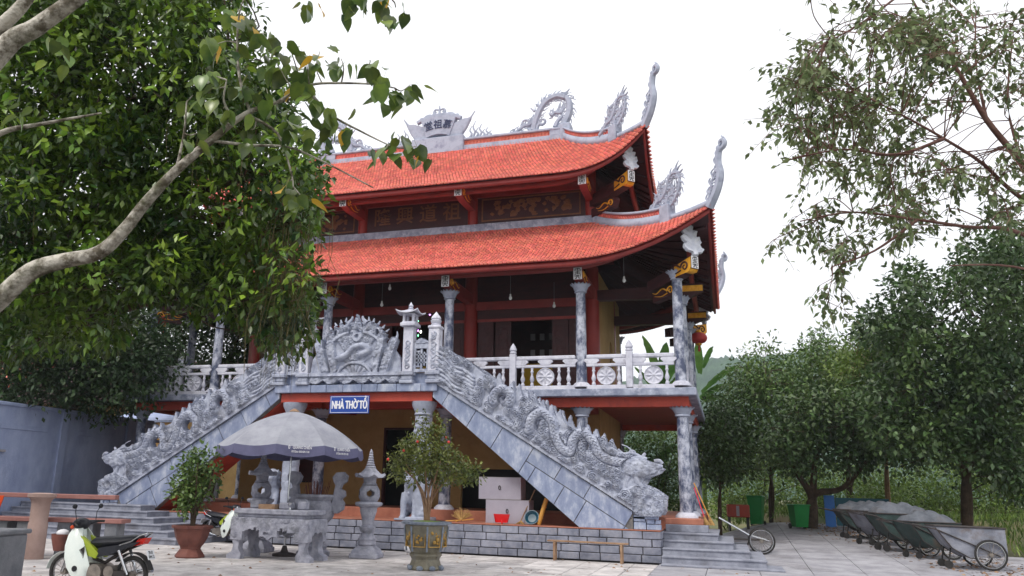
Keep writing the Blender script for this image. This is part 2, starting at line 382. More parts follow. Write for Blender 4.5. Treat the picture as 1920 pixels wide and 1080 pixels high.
# ------------------------------------------------------------------ the setting
def gz(x, y):
    k = min(max((x-9.2)/3.6, 0), 1); k = k*k*(3-2*k)
    return k*min(max(.05*(y+3), 0), 1.1)
def on_g(u, v):
    z = 0.
    for _ in range(40):
        p = on_z(u, v, z); z = .6*z+.4*gz(p[0], p[1])
    return on_z(u, v, z)
def sheet(name, xs, ys, m, dz=0., poly=None):
    X, Y = np.meshgrid(xs, ys, indexing='ij'); Z = np.vectorize(gz)(X, Y)+dz
    n, k = len(xs), len(ys); i = np.arange(n*k).reshape(n, k)
    F = np.stack([i[:-1,:-1], i[1:,:-1], i[1:,1:], i[:-1,1:]], -1).reshape(-1, 4)
    return ob(name, npmesh(name, np.stack([X, Y, Z], -1).reshape(-1, 3), F, m, True))
gx = [-900, -200, -60, -20, 0, 8]+list(np.linspace(9.2, 12.8, 13))+[14, 18, 24, 40, 100, 300, 900]
gy = [-60, -30, -16, -8]+list(np.linspace(-5, 19.5, 12))+[22, 30, 60, 150, 400, 1200]
struct(sheet('ground', gx, gy, 'earth', -.065))
def quad_sheet(name, pts, m, dz, n=14):
    """sheet over a 4-sided plot, following the ground"""
    A, B, C_, D = [np.array(p, float) for p in pts]; V = []
    for i in range(n+1):
        for j in range(n+1):
            s, t = i/n, j/n; p = (A*(1-s)+B*s)*(1-t)+(D*(1-s)+C_*s)*t
            V.append((p[0], p[1], gz(p[0], p[1])+dz))
    i = np.arange((n+1)**2).reshape(n+1, n+1)
    F = np.stack([i[:-1,:-1], i[1:,:-1], i[1:,1:], i[:-1,1:]], -1).reshape(-1, 4)
    return ob(name, npmesh(name, V, F, m, True))
court = struct(quad_sheet('courtyard', [(-34, -34), (21, -34), (15.6, 13.2), (-34, 13.2)], 'joint', -.05, 60))
# pavers in the front court, concrete slabs on the right-hand yard: laid as single pieces
pm = MB().box(-.29, .29, -.29, .29, -.048, 0, .01).mesh('paver', 'paver')
cand = []
for i in range(-26, 20):
    for j in range(0, 40):
        x, y = i*.6+.3, -25.7+j*.6-.1
        if y > -2.75 or x > 8.75: continue
        u, v, w = pix((x, y, 0))
        if w > 1 and -60 < u < 1960 and v < 1130: cand.append((w, x, y))
cand.sort()
for k, (w, x, y) in enumerate(cand[:300]):
    ob('paver', pm, court, (x, y, R_.uniform(-.003, .003)), (R_.uniform(-.004, .004), R_.uniform(-.004, .004), 0))
rest = MB()
for w, x, y in cand[300:]: rest.box(x-.293, x+.293, y-.293, y+.293, -.05, 0)
if rest.v: stuff(rest.build('far_paver', 'paver', court))
sm = []
for i in range(0, 10):
    for j in range(0, 24):
        x, y = 9.6+1.2*i, -12.2+1.2*j
        if y > 12 or x > 20.3-.38*max(y+8, 0)*.55 or (x < 9.7 and y > -1): continue
        b = MB(); e = .592; c = [(x-e, y-e), (x+e, y-e), (x+e, y+e), (x-e, y+e)]
        b.add([(p, q, gz(p, q)-.04) for p, q in c]+[(p, q, gz(p, q)+.002) for p, q in c], [(0,3,2,1),(4,5,6,7),(0,1,5,4),(1,2,6,5),(2,3,7,6),(3,0,4,7)])
        b.build('yard_slab', 'yard', court)
# wooded hill far behind
NX, NY = 520, 46
hx = np.linspace(-500, 900, NX+1); hy = np.linspace(420, 900, NY+1); HX, HY = np.meshgrid(hx, hy, indexing='ij'); tt = (HY-420)/480
HZ = (96+16*np.sin(HX*.006+1)+8*np.sin(HX*.017+.6)+4*np.sin(HX*.05+HY*.04))*np.sin(np.minimum(tt*1.5, 1)*PI/2)+1
nz = np.random.RandomState(3).rand(NX+1, NY+1); HZ += (nz**2)*6.5*(tt > .02)
i = np.arange((NX+1)*(NY+1)).reshape(NX+1, NY+1); hf = np.stack([i[:-1,:-1], i[1:,:-1], i[1:,1:], i[:-1,1:]], -1).reshape(-1, 4); hv = np.stack([HX, HY, HZ-3], -1).reshape(-1, 3)
struct(ob('hill', npmesh('hill', hv, hf, 'hill', False)))

# ------------------------------------------------------------------ temple
T = thing('temple', 'two tiered red tiled temple hall with upswept eaves and marble columns', 'temple', (0, 0, 0))
XC = [2.25, 6.65, 9.62]; YB = 9.26; YC = 4.63
class Roof:
    def __init__(s, ex, ey, tx, ty, ze, zt, L, Lc, p, q=1.6):
        s.ex, s.ey, s.tx, s.ty, s.ze, s.zt, s.L, s.Lc, s.p, s.q = ex, ey, tx, ty, ze, zt, L, Lc, p, q
    def pt(s, side, a, t, off=0., dz=0.):
        a = np.asarray(a, float); t = np.asarray(t, float)
        W0, W1, D0, D1 = (s.ex-off, s.tx, s.ey-off, s.ty) if side in 'fb' else (s.ey-off, s.ty, s.ex-off, s.tx)
        w = W0+(W1-W0)*t; d = D0+(D1-D0)*t; x = a*w
        m = np.clip(1-(w*(1-np.abs(a)))/s.Lc, 0, 1)
        z = s.ze+(s.zt-s.ze)*(.74*t+.26*t*t)+s.L*m**s.p*(1-np.clip(t, 0, 1))**s.q+dz
        if side == 'f': r = (x, YC-d, z)
        elif side == 'b': r = (-x, YC+d, z)
        elif side == 'r': r = (d, YC+x, z)
        else: r = (-d, YC-x, z)
        return np.stack(np.broadcast_arrays(*r), -1)
    def nrm(s, side, a, t):
        e = 1e-3; u = s.pt(side, a+e, t)-s.pt(side, a-e, t); v = s.pt(side, a, t+e)-s.pt(side, a, t-e)
        n = np.cross(u, v); return n/np.linalg.norm(n, axis=-1, keepdims=True)
    def slen(s, side):
        p = s.pt(side, 0., np.array([0., 1.])); return np.linalg.norm(p[1]-p[0])
    def tiles(s, side, tw=.125, rh=.19):
        n = int(s.slen(side)/rh); V = []; 
        for i in range(n+1):
            t0 = i/n-.012; dt = 1.25/n; half = (s.ex+(s.tx-s.ex)*max(t0, 0)) if side in 'fb' else (s.ey+(s.ty-s.ey)*max(t0, 0))
            k = max(int(2*half/tw), 1); da = 1./k
            c = -1+(2*np.arange(k)+1)/k + (da if i % 2 else 0); c = c[np.abs(c) <= 1+da*.5]; c = np.clip(c, -1, 1)
            jl = RN.uniform(-.006, .006, len(c))
            def p(da_, tt, h):
                aa = np.clip(c+da_, -1, 1); t_ = np.full_like(aa, tt); return s.pt(side, aa, t_)+s.nrm(side, np.clip(aa, -.998, .998), t_)*(h+jl)[..., None]
            g = .88*da
            V.append(np.stack([p(-g, min(t0+dt, 1), .012), p(g, min(t0+dt, 1), .012), p(g, t0+.3*dt, .045), p(0, t0, .075), p(-g, t0+.3*dt, .045),
                               p(g, t0+.3*dt, .0), p(0, t0, .005), p(-g, t0+.3*dt, .0)], 1))
        V = np.concatenate(V); N = len(V); base = (np.arange(N)*8)[:, None]
        F = np.concatenate([base+np.array([q]) for q in ((0,1,2,4), (2,3,4,4), (2,5,6,3), (3,6,7,4))])
        F4 = F.copy(); tri = F4[:, 2] == F4[:, 3]
        me = bpy.data.meshes.new('tiles')
        V2 = V.reshape(-1, 3); quads = F4[~tri]; tris = F4[tri][:, :3]
        me.vertices.add(len(V2)); me.vertices.foreach_set('co', V2.astype(np.float32).ravel())
        lp = np.concatenate([quads.ravel(), tris.ravel()]).astype(np.int32); me.loops.add(len(lp)); me.loops.foreach_set('vertex_index', lp)
        st = np.concatenate([np.arange(len(quads))*4, len(quads)*4+np.arange(len(tris))*3]).astype(np.int32)
        me.polygons.add(len(st)); me.polygons.foreach_set('loop_start', st); me.polygons.foreach_set('loop_total', np.concatenate([np.full(len(quads), 4), np.full(len(tris), 3)]).astype(np.int32))
        setm(me, 'tile'); me.update(calc_edges=True); return me
    def surf(s, side, name, m, t0, t1, dn, n=60, k=12):
        A = np.linspace(-1, 1, n+1); Tt = np.linspace(t0, t1, k+1); AA, TT = np.meshgrid(A, Tt, indexing='ij')
        P = s.pt(side, AA, TT); P[..., 2] += dn
        i = np.arange((n+1)*(k+1)).reshape(n+1, k+1)
        F = np.stack([i[:-1,:-1], i[1:,:-1], i[1:,1:], i[:-1,1:]], -1).reshape(-1, 4)
        return npmesh(name, P.reshape(-1, 3), F, m, True)
    def strip(s, side, name, m, off, z0, z1, th, n=64):
        A = np.linspace(-1, 1, n+1); z = np.zeros_like(A)
        c = s.pt(side, A, z)[:, 2]
        def row(o, dz): q = s.pt(side, A, z, off=o); q[:, 2] = c+dz; return q
        rows = [row(off, z1), row(off, z0), row(off+th, z0), row(off+th, z1)]
        V = np.concatenate(rows); k = n+1; F = []
        for r in range(4):
            r2 = (r+1) % 4; i = np.arange(n); F.append(np.stack([r*k+i, r*k+i+1, r2*k+i+1, r2*k+i], 1))
        return npmesh(name, V, np.concatenate(F), m, False)
LOW = Roof(10.77, 5.78, 6.78, 2.30, 8.72, 11.06, 1.40, 4.27, 2.05)
UPP = Roof(8.86, 4.39, 5.30, .10, 12.20, 15.42, 1.40, 3.26, 2.8)
for nm, rf, st in (('lower_roof', LOW, .16), ('upper_roof', UPP, .16)):
    root = ob(nm, rf.surf('f', nm, 'redpaint', 0, 1, -.03), T)
    for sd_ in 'fbrl':
        stuff(ob('tile_field', rf.tiles(sd_), root))
        if sd_ != 'f': ob('roof_deck', rf.surf(sd_, 'deck', 'redpaint', 0, 1, -.03), root)
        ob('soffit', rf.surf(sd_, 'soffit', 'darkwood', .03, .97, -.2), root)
        ob('fascia', rf.strip(sd_, 'fascia', 'redpaint', .07, -.21, -.03, .08), root)
        ob('eave_beam', rf.strip(sd_, 'eave_beam', 'redpaint', .70, -.17, .12, .15), root)
        rb = MB(); half = rf.ex if sd_ in 'fb' else rf.ey
        for a in np.linspace(-.93, .93, int(half*2/.55)):
            p = rf.pt(sd_, np.full(7, a), np.linspace(.06, .9, 7)); p[:, 2] -= .235
            rb.tube(p, .045, 4)
        stuff(rb.build('rafters', 'darkwood', root))
# hip ridges with lattice wall, pedestal, phoenix and corner horn
def spiral(c, r0, r1, turns, a0, n=18, s=1):
    return [(c[0]+(r0+(r1-r0)*i/n)*math.cos(a0+s*turns*2*PI*i/n), c[1]+(r0+(r1-r0)*i/n)*math.sin(a0+s*turns*2*PI*i/n)) for i in range(n+1)]
FAT = 1.
def lace(strokes, seed, L=.17):
    """adds small flames and curls along the longer strokes"""
    rg_ = random.Random(seed); out = list(strokes)
    for pts, r0, r1 in strokes:
        if len(pts) < 4 or len(pts) > 11: continue
        q = smooth_line(pts, 4)
        for i in range(1, len(q)-1):
            t = q[i+1]-q[i-1]; t = t/(np.linalg.norm(t)+1e-9); n = np.array([-t[1], t[0]])*(1 if i % 2 else -1); l = L*rg_.uniform(.7, 1.35); r = r0+(r1-r0)*i/len(q)
            a = q[i]+n*r*.6
            out.append(([tuple(a), tuple(a+n*l*.5+t*l*.15), tuple(a+n*l*.75+t*l*.6), tuple(a+n*l*1.0+t*l*1.0)], .032, .010))
            if i % 3 == 0: out.append((spiral(tuple(a+n*l*.55), l*.36, l*.12, 1.1, rg_.uniform(0, 6), 9), .02, .013))
    return out
def flat_strokes(strokes, M, th=.55, n=6):
    """2-D strokes [(points (s,z), r0, r1)] swept as tapered tubes in the plane given by M (s -> x axis, z -> z axis)"""
    b = MB()
    for pts, r0, r1 in strokes:
        r0, r1 = r0*FAT, r1*FAT
        q = smooth_line(pts, 5) if len(pts) < 12 else [np.array(p) for p in pts]; k = len(q)
        b.tube([(p[0], 0, p[1]) for p in q], [r0+(r1-r0)*i/(k-1) for i in range(k)], n, flat=1., up=(0, 1, 0))
    b.v = [tuple(M @ Vector((x, y*th/.55*1.0, z))) for x, y, z in b.v]; return b
def frame(o, d):
    """matrix: local x -> horizontal dir d, z -> up, origin o"""
    d = Vector((d[0], d[1], 0)).normalized(); y = Vector((0, 0, 1)).cross(d)
    m = Matrix.Identity(4)
    for i in range(3): m[i][0] = d[i]; m[i][1] = y[i]; m[i][2] = (0, 0, 1)[i]; m[i][3] = o[i]
    return m
HORN = [([(0,-.1),(.34,.35),(.50,.8),(.44,1.2),(.50,1.55)], .15, .085),           # S-shaped blade
        ([(.02,.0),(.38,.42),(.54,.85),(.47,1.25),(.52,1.6)], .09, .05),
        (spiral((.62,1.72), .17, .05, 1.1, 3.6), .075, .05), ([(.52,1.5),(.62,1.56),(.72,1.66)], .07, .03),
        ([(-.1,.05),(.05,.3),(.12,.55),(.2,.75),(.3,.95)], .05, .03), ([(.02,.25),(-.06,.42),(.0,.5)], .035, .015), ([(.12,.55),(.03,.7),(.1,.8)], .035, .015),
        ([(.22,.8),(.14,.95),(.26,1.05)], .035, .015), ([(.1,.45),(.25,.5),(.32,.62)], .03, .02), ([(.2,.75),(.32,.8),(.38,.9)], .03, .02), ([(.42,1.35),(.36,1.5),(.45,1.6)], .04, .02)]
PHX = [([(-.85,.02),(-.6,.12),(-.42,.3),(-.2,.34),(.0,.55),(.12,.85),(.3,1.02),(.5,1.0)], .10, .06),
       (spiral((-.42,.42), .16, .04, 1.2, -1.2), .05, .03), (spiral((-.08,.28), .13, .04, 1.1, 2.0), .05, .03),
       ([(-.9,.05),(-.7,.26),(-.52,.3)], .05, .02), ([(-.3,.35),(-.38,.6),(-.22,.72),(-.2,.9)], .05, .02), ([(-.05,.6),(-.2,.8),(-.1,.95)], .04, .015),
       ([(.5,1.0),(.66,.96),(.78,1.02)], .07, .02), ([(.48,1.03),(.6,1.14),(.74,1.2)], .05, .015), ([(.42,1.05),(.5,1.22),(.62,1.36)], .05, .012), ([(.55,.95),(.66,.86)], .05, .02),
       ([(.5,.98),(.62,.7),(.58,.4),(.36,.12),(.2,.0)], .045, .09), ([(.62,.72),(.7,.74)], .03, .01), ([(.62,.6),(.7,.6)], .03, .01), ([(.58,.46),(.67,.44)], .03, .01), ([(.5,.3),(.6,.26)], .03, .01), ([(.62,.83),(.7,.86)], .03, .01),
       ([(.0,.1),(.1,.3),(.3,.35),(.36,.5),(.3,.6)], .07, .03), ([(.1,.6),(.25,.55),(.34,.62)], .05, .02)]
PHXL = lace([(a, b*.8, c*.8) for a, b, c in PHX], 1, .15)
HORNL = [(a, b*(.8 if len(a) == 5 else 1), c) for a, b, c in HORN]+[([(-.02+.1*k, .1+.2*k), (-.12+.1*k, .22+.2*k), (-.06+.1*k, .34+.2*k)], .045, .014) for k in range(5)]+[(spiral((.06+.09*k, .26+.2*k), .075, .03, 1.1, k, 9), .022, .015) for k in range(5)]+[([(.36, 1.15), (.28, 1.3), (.38, 1.42)], .04, .015), ([(.66, 1.6), (.76, 1.56)], .04, .012), ([(.70, 1.85), (.62, 1.96)], .04, .02)]
def hip(rf, sx, sy, root, tped, cap_h):
    side = 'f' if sy < 0 else 'b'; a = 1. if (sx > 0) == (sy < 0) else -1.
    ts = np.linspace(0, 1, 40)
    def hp(t): return rf.pt(side, np.full_like(np.atleast_1d(np.asarray(t, float)), a), np.atleast_1d(t))
    P = hp(ts); d = np.array([sx, sy, 0])/math.sqrt(2); nrm = np.array([-d[1], d[0], 0])
    def wall(name, m, t0, t1, z0, z1, th, n=26):
        q = hp(np.linspace(t0, t1, n)); V = []
        for p in q:
            for s_, z in ((-1, z0), (1, z0), (1, z1), (-1, z1)): V.append(p+nrm*s_*th/2+np.array([0, 0, z]))
        F = []
        for i in range(n-1):
            for j in range(4): F.append((i*4+j, i*4+(j+1) % 4, (i+1)*4+(j+1) % 4, (i+1)*4+j))
        F += [(0,1,2,3), ((n-1)*4+3, (n-1)*4+2, (n-1)*4+1, (n-1)*4)]
        return ob(name, npmesh(name, V, F, m, False), root)
    r = wall('hip_ridge', 'carved2', tped-.06, .99, -.05, .26, .22)
    stuff(wall('hip_lattice', 'tile', tped, .97, .26, .42, .12)); lat = MB()
    for t in np.linspace(tped+.02, .95, 26):
        p = hp(t)[0]
        for s_ in (-1, 1):
            q = p+nrm*s_*.07; lat.tube([q+np.array([0, 0, .26])-d*.05, q+np.array([0, 0, .36]), q+np.array([0, 0, .26])+d*.05], .016, 4)
    stuff(lat.build('lattice_teeth', 'tile', root))
    wall('hip_coping', 'carved2', tped-.02, .985, .42, .50, .24)
    wall('hip_tail', 'carved2', -.01, tped-.04, .02, .17, .15)
    pp = hp(tped-.02)[0]; M = frame(pp, d)
    pd = MB().box(-.2, .22, -.17, .17, -.1, .52, .03); pd.xf(M); pd.build('hip_pedestal', 'carved2', root)
    M2 = frame(pp+np.array([0, 0, .48]), d); flat_strokes(PHXL, M2).build('phoenix_ornament', 'carved2', root, 50)
    c = hp(.0)[0]+np.array([0, 0, .05])
    flat_strokes(HORNL, frame(c-d*.1, d), .55).build('corner_horn', 'carved2', root, 50)
FAT = 1.12
roots = {o.name: o for o in T.children}
for sx in (1, -1):
    for sy in (-1, 1):
        hip(LOW, sx, sy, roots['lower_roof'], .36, .5); hip(UPP, sx, sy, roots['upper_roof'], .36, .5)
# band where the lower roof meets the tier wall
b = MB()
for sy in (0, 1):
    y = YC+(-2.30 if sy == 0 else 2.30); b.box(-6.92, 6.92, y-.09, y+.09, 10.98, 11.30, .015)
b.build('wall_band', 'edge', roots['lower_roof'])
b = MB()
for sx in (-1, 1): b.box(sx*6.80-.09, sx*6.80+.09, YC-2.21, YC+2.21, 10.98, 11.30, .015)
b.build('wall_band', 'edge', roots['lower_roof'])
# main ridge
rg = MB().box(-5.35, 5.35, YC-.17, YC+.17, 15.28, 15.58, .02).build('main_ridge', 'carved2', T)
MB().box(-5.3, 5.3, YC-.18, YC+.18, 15.80, 15.90, .02).build('ridge_coping', 'carved2', rg)
for s in (-1, 1):
    lat = MB().box(min(s*1.15, s*4.75), max(s*1.15, s*4.75), YC-.07, YC+.07, 15.58, 15.80)
    x = 1.2
    while x < 4.7:
        for dy in (-.085, .085): lat.tube([(s*x, YC+dy, 15.585), (s*(x+.06), YC+dy, 15.74), (s*(x+.12), YC+dy, 15.585)], .02, 4)
        x += .15
    stuff(lat.build('ridge_lattice', 'tile', rg))
    MB().box(min(s*4.75, s*5.36), max(s*4.75, s*5.36), YC-.16, YC+.16, 15.58, 15.80, .01).build('ridge_end', 'carved2', rg)
    MB().box(min(s*5.2, s*5.62), max(s*5.2, s*5.62), YC-.3, YC+.3, 15.1, 16.0, .04).build('ridge_pedestal', 'carved2', rg)
# dragon-fish at the ridge ends
FISH = [([(-2.0,.03),(-1.7,.1),(-1.4,.3),(-1.15,.34),(-.95,.5)], .05, .09), (spiral((-1.35,.42), .2, .05, 1.1, -1.0), .05, .03), (spiral((-.62,.42), .17, .05, 1.1, 3.0), .06, .03),
        ([(-1.0,.05),(-.9,.5),(-.72,.95),(-.5,1.25),(-.2,1.42),(.05,1.45),(.3,1.35)], .13, .12), ([(-.95,.9),(-1.12,1.08)], .05, .015), ([(-.75,1.1),(-.9,1.22)], .05, .02),
        ([(-.6,1.3),(-.55,1.48)], .06, .03), ([(-.3,1.45),(-.3,1.58)], .07, .03), ([(.0,1.5),(.05,1.62)], .07, .03), ([(.2,1.45),(.4,1.6),(.5,1.72)], .06, .015), ([(.25,1.5),(.42,1.5)], .06, .02),
        ([(.3,1.4),(.46,1.15),(.48,.75),(.35,.35),(.1,.0)], .10, .16), ([(-.25,.62),(-.1,.75),(.1,.7),(.25,.9)], .09, .05), ([(-.25,.62),(-.36,.74)], .05, .02), ([(-.2,.55),(-.35,.5)], .05, .02),
        ([(.1,.7),(.2,1.0),(.28,1.15)], .04, .02), ([(.0,.72),(.06,1.0),(.12,1.15)], .04, .02), ([(.15,.65),(.34,.95)], .04, .02), ([(-.1,.1),(.0,.35),(.2,.55)], .1, .06), ([(-1.05,.05),(-1.25,.2)], .08, .03), ([(-.9,.05),(-.78,.3),(-.6,.25)], .1, .04)]
for s in (-1, 1):
    M = frame((s*5.05, YC, 15.88), (s, 0)); flat_strokes(lace(FISH, 3), M).build('ridge_dragon', 'carved2', rg, 50)
# ridge tablet
tb = thing  # (tablet is part of the temple)
rt = MB()
rt.box(-1.15, 1.15, YC-.24, YC+.24, 15.28, 16.05, .03)
o = rt.build('ridge_tablet_base', 'carved2', T)
arc = lambda r, cz, a0, a1, n=12: [(r*math.sin(a0+(a1-a0)*i/n), cz+r*math.cos(a0+(a1-a0)*i/n)) for i in range(n+1)]
pan = arc(2.0, 15.05, -.40, .40)+arc(1.15, 15.05, .46, -.46)
tab = MB().prism(pan, YC-.2, YC+.1).build('ridge_tablet', 'carved2', T)
cap = MB(); cap.tube([(x, YC-.08, z) for x, z in arc(2.04, 15.05, -.5, .5)], .11, 6, up=(0, 1, 0)); cap.build('tablet_hood', 'carved2', tab, 50)
for ch, ang in (('堂', -.255), ('祖', 0), ('慕', .255)):
    me = textmesh('carved_character', ch, .44, 'ink', .001, .92, .012)
    c = ob('carved_character', me, tab, (1.62*math.sin(ang), YC-.215, 15.05+1.56*math.cos(ang)), (PI/2, ang, 0))
st = [([(0,1.98),(.0,2.25),(.0,2.52)], .06, .015), ([(-.08,2.05),(-.25,2.2),(-.18,2.34),(0,2.3)], .045, .03), ([(.08,2.05),(.25,2.2),(.18,2.34),(0,2.3)], .045, .03)]
for s in (-1, 1):
    st += [([(s*.75,1.86),(s*.62,2.06),(s*.42,2.12),(s*.3,2.05)], .045, .03), (spiral((s*.5,2.02), .1, .03, 1., 0), .035, .02), ([(s*.9,1.8),(s*.84,2.0),(s*.7,2.02)], .04, .02), ([(s*.3,2.1),(s*.15,2.25)], .04, .03)]
flat_strokes([(a, b*1.2, c*1.2) for a, b, c in st], frame((0, YC-.05, 15.05), (1, 0))).build('tablet_crest', 'carved2', tab, 50)
for s in (-1, 1):
    w = [(.40, 15.95), (.95, 16.02), (1.22, 16.42), (1.40, 16.8), (1.12, 16.78), (.8, 16.66), (.45, 16.55)]
    MB().prism([(s*x, z) for x, z in w], YC-.16, YC+.06).build('tablet_scroll', 'carved2', tab)
    q = MB(); q.tube([(s*.94, YC-.1, 16.0), (s*1.22, YC-.1, 16.42), (s*1.41, YC-.1, 16.82)], .06, 6, up=(0, 1, 0)); q.tube([(s*1.40, YC-.1, 16.8), (s*1.6, YC-.1, 17.1)], [.045, .02], 6, up=(0, 1, 0))
    q.build('scroll_rod', 'carved2', tab, 50)
    fl = []
    for k in range(7):
        x0 = 1.35+k*.14; h = (.55, .75, .45, .6, .35, .42, .25)[k]
        fl.append(([(s*x0, 0), (s*(x0+.1), h*.35), (s*(x0+.02), h*.65), (s*(x0+.12), h)], .055, .012))
    flat_strokes(fl, frame((0, YC-.05, 15.9), (1, 0))).build('flame_ornament', 'carved2', rg, 50)
FAT = 1.
# marble columns
def lotus(b, c, z, r0, r1, h, n=16):
    """flared lotus capital with scalloped petals"""
    pr = [(r0, 0), (r0+.05, .03), (r0+.03, .08), (r0+.06, h*.45), (r1*.82, h*.78), (r1, h)]
    b.lathe([(r, z+q) for r, q in pr], 24, (c[0], c[1], 0))
    for k in range(n):
        a = 2*PI*k/n; p = np.array([c[0]+r1*math.cos(a), c[1]+r1*math.sin(a), z+h]); d = np.array([math.cos(a), math.sin(a), 0]); t = np.array([-d[1], d[0], 0]); w = PI*r1/n
        b.add([p-t*w-d*.06, p+t*w-d*.06, p+t*w*.7+d*.03+[0,0,.02], p+d*.05+[0,0,.055], p-t*w*.7+d*.03+[0,0,.02], p-d*.1-[0,0,.06]], [(0,1,2,3,4), (1,0,5), (1,5,2), (5,4,3,2), (5,0,4)])
def column(x, y, z0, z1, r, root):
    b = MB(); h = z1-z0-.28
    b.lathe([(r*1.06, z0+.09), (r*1.0, z0+.3), (r*1.02, z0+h*.4), (r*.9, z0+h), (r*.9, z0+h+.02)], 20, (x, y, 0))
    c = b.build('column', 'marble', root, 60)
    q = MB(); lotus(q, (x, y), z1-.30, r*.92, r*1.75, .25); q.build('capital', 'carved2', c, 40)
    q = MB(); q.lathe([(r*1.75, z0), (r*1.7, z0+.05), (r*1.35, z0+.12), (r*1.1, z0+.15)], 20, (x, y, 0)); q.build('column_base', 'rail', c, 50)
    return c
for x in XC:
    for s in (-1, 1):
        for y in (0., YB):
            column(s*x, y, 1.12, 4.28, .185, T); column(s*x, y, 4.90, 8.45 if x > 9 else 8.20, .165, T)
for y in (2.44, 6.82):
    for s in (-1, 1): column(s*9.62, y, 1.12, 4.28, .185, T); column(s*9.62, y, 4.90, 8.20, .165, T)
# balcony slab, beams
MB().box(-10.06, 10.06, -.52, YB+.52, 4.576, 4.80, .02).build('balcony_slab', 'edge', T)
b = MB(); b.box(-9.82, 9.82, -.2, .2, 4.282, 4.574); b.box(-9.82, 9.82, YB-.2, YB+.2, 4.282, 4.574)
for s in (-1, 1): b.box(s*9.62-.19, s*9.62+.19, .2, YB-.2, 4.284, 4.573)
b.build('perimeter_beam', 'redbeam', T)
b = MB()
for x in (-6.65, -2.25, 2.25, 6.65): b.box(x-.15, x+.15, .2, YB-.2, 4.30, 4.572)
b.build('cross_beam', 'redpaint', T)
MB().box(-9.4, 9.4, .22, YB-.22, 4.50, 4.571).build('lower_ceiling', 'redpaint', T)
# main floor and ground storey walls
MB().box(-10.0, 10.0, -.62, YB+.6, 0., 1.12, .015).build('main_floor', 'terracotta', T)
def wall_x(name, y, th, x0, x1, z0, z1, holes, m, root):
    """wall in the xz plane with rectangular holes"""
    b = MB(); xs = sorted({x0, x1, *[h[0] for h in holes], *[h[1] for h in holes]})
    for a, c in zip(xs[:-1], xs[1:]):
        hs = sorted([h for h in holes if h[0] <= a+1e-6 and h[1] >= c-1e-6], key=lambda h: h[2]); z = z0
        for h in hs:
            if h[2] > z+1e-6: b.box(a, c, y, y+th, z, h[2])
            z = h[3]
        if z < z1-1e-6: b.box(a, c, y, y+th, z, z1)
    return b.build(name, m, root)
wall_x('front_wall', 2.45, .2, -6.85, 6.85, 1.12, 4.50, [(-.95, .95, 1.12, 3.85), (-4.5, -3.42, 1.85, 2.92), (2.0, 5.6, 1.12, 2.45), (4.0, 4.9, 2.9, 3.5)], 'ochre', T)
for s in (-1, 1):
    b = MB(); x = s*6.75
    for y0, y1, z0, z1 in ((2.65, 5.6, 1.12, 4.5), (5.6, 6.3, 1.12, 1.9), (5.6, 6.3, 3.55, 4.5), (6.3, 7.9, 1.12, 4.5)): b.box(x-.1, x+.1, y0, y1, z0, z1)
    b.build('side_wall', 'ochre', T)
MB().box(-6.85, 6.85, 7.7, 7.9, 1.12, 4.5).build('back_wall', 'ochre', T)
MB().box(-6.6, 6.6, 3.5, 3.6, 1.12, 4.49).build('shade_backing', 'black', T)  # added black sheet, stands in for the shade inside the rooms
for x0, x1, z0, z1 in ((-.95, .95, 1.12, 3.85), (-4.5, -3.42, 1.85, 2.92)):
    b = MB(); b.box(x0, x0+.07, 2.40, 2.6, z0, z1); b.box(x1-.07, x1, 2.40, 2.6, z0, z1); b.box(x0+.07, x1-.07, 2.40, 2.6, z1-.07, z1)
    b.build('frame', 'darkwood', T)
b = MB(); b.box(-4.43, -3.49, 2.52, 2.56, 1.9, 2.85); b.build('window_shutter', 'darkwood', T)
# balcony floor storey: red columns, doors, side walls, ceiling
for x in (-6.65, -2.25, 2.25, 6.65):
    for y in (2.45, 6.82):
        MB().lathe([(.3, 4.80), (.28, 4.9), (.24, 4.95), (.24, 8.6), (.22, 9.4)], 18, (x, y, 0)).build('red_column', 'redcol', T, 50)
for s in (-1, 1):
    b = MB(); x = s*6.75
    for y0, y1, z0, z1 in ((2.65, 5.2, 4.8, 9.3), (5.2, 5.95, 4.8, 5.5), (5.2, 5.95, 7.35, 9.3), (5.95, 8.4, 4.8, 9.3)): b.box(x-.1, x+.1, y0, y1, z0, z1)
    b.build('gallery_wall', 'ochre', T)
    # round head of the window
    q = MB(); poly = [(5.2, 7.36)]+[(5.575+.375*math.cos(PI-PI*i/10), 6.95+.375*math.sin(PI-PI*i/10)) for i in range(11)]+[(5.95, 7.36)]
    q.prism(poly, x-.099, x+.099, 'yz'); q.build('arch_head', 'ochre', T)
    q = MB(); q.box(x-.03, x+.03, 5.2, 5.95, 5.5, 7.3); q.build('arched_window', 'darkwood', T)
MB().box(-6.6, 6.6, 6.75, 6.95, 4.8, 9.3).build('shrine_wall', 'darkwood', T)
MB().box(-6.64, 6.64, 2.66, 8.3, 9.3, 9.4).build('gallery_ceiling', 'darkwood', T)
b = MB(); b.box(-6.5, 6.5, 2.36, 2.56, 8.05, 8.35); b.box(-6.5, 6.5, 2.42, 2.54, 7.62, 7.72); b.build('door_lintel', 'redpaint', T)
MB().box(-6.5, 6.5, 2.44, 2.52, 7.72, 8.05).build('transom', 'darkwood', T)
MB().box(-6.5, 6.5, 2.44, 2.52, 8.36, 9.6).build('transom', 'darkwood', T)
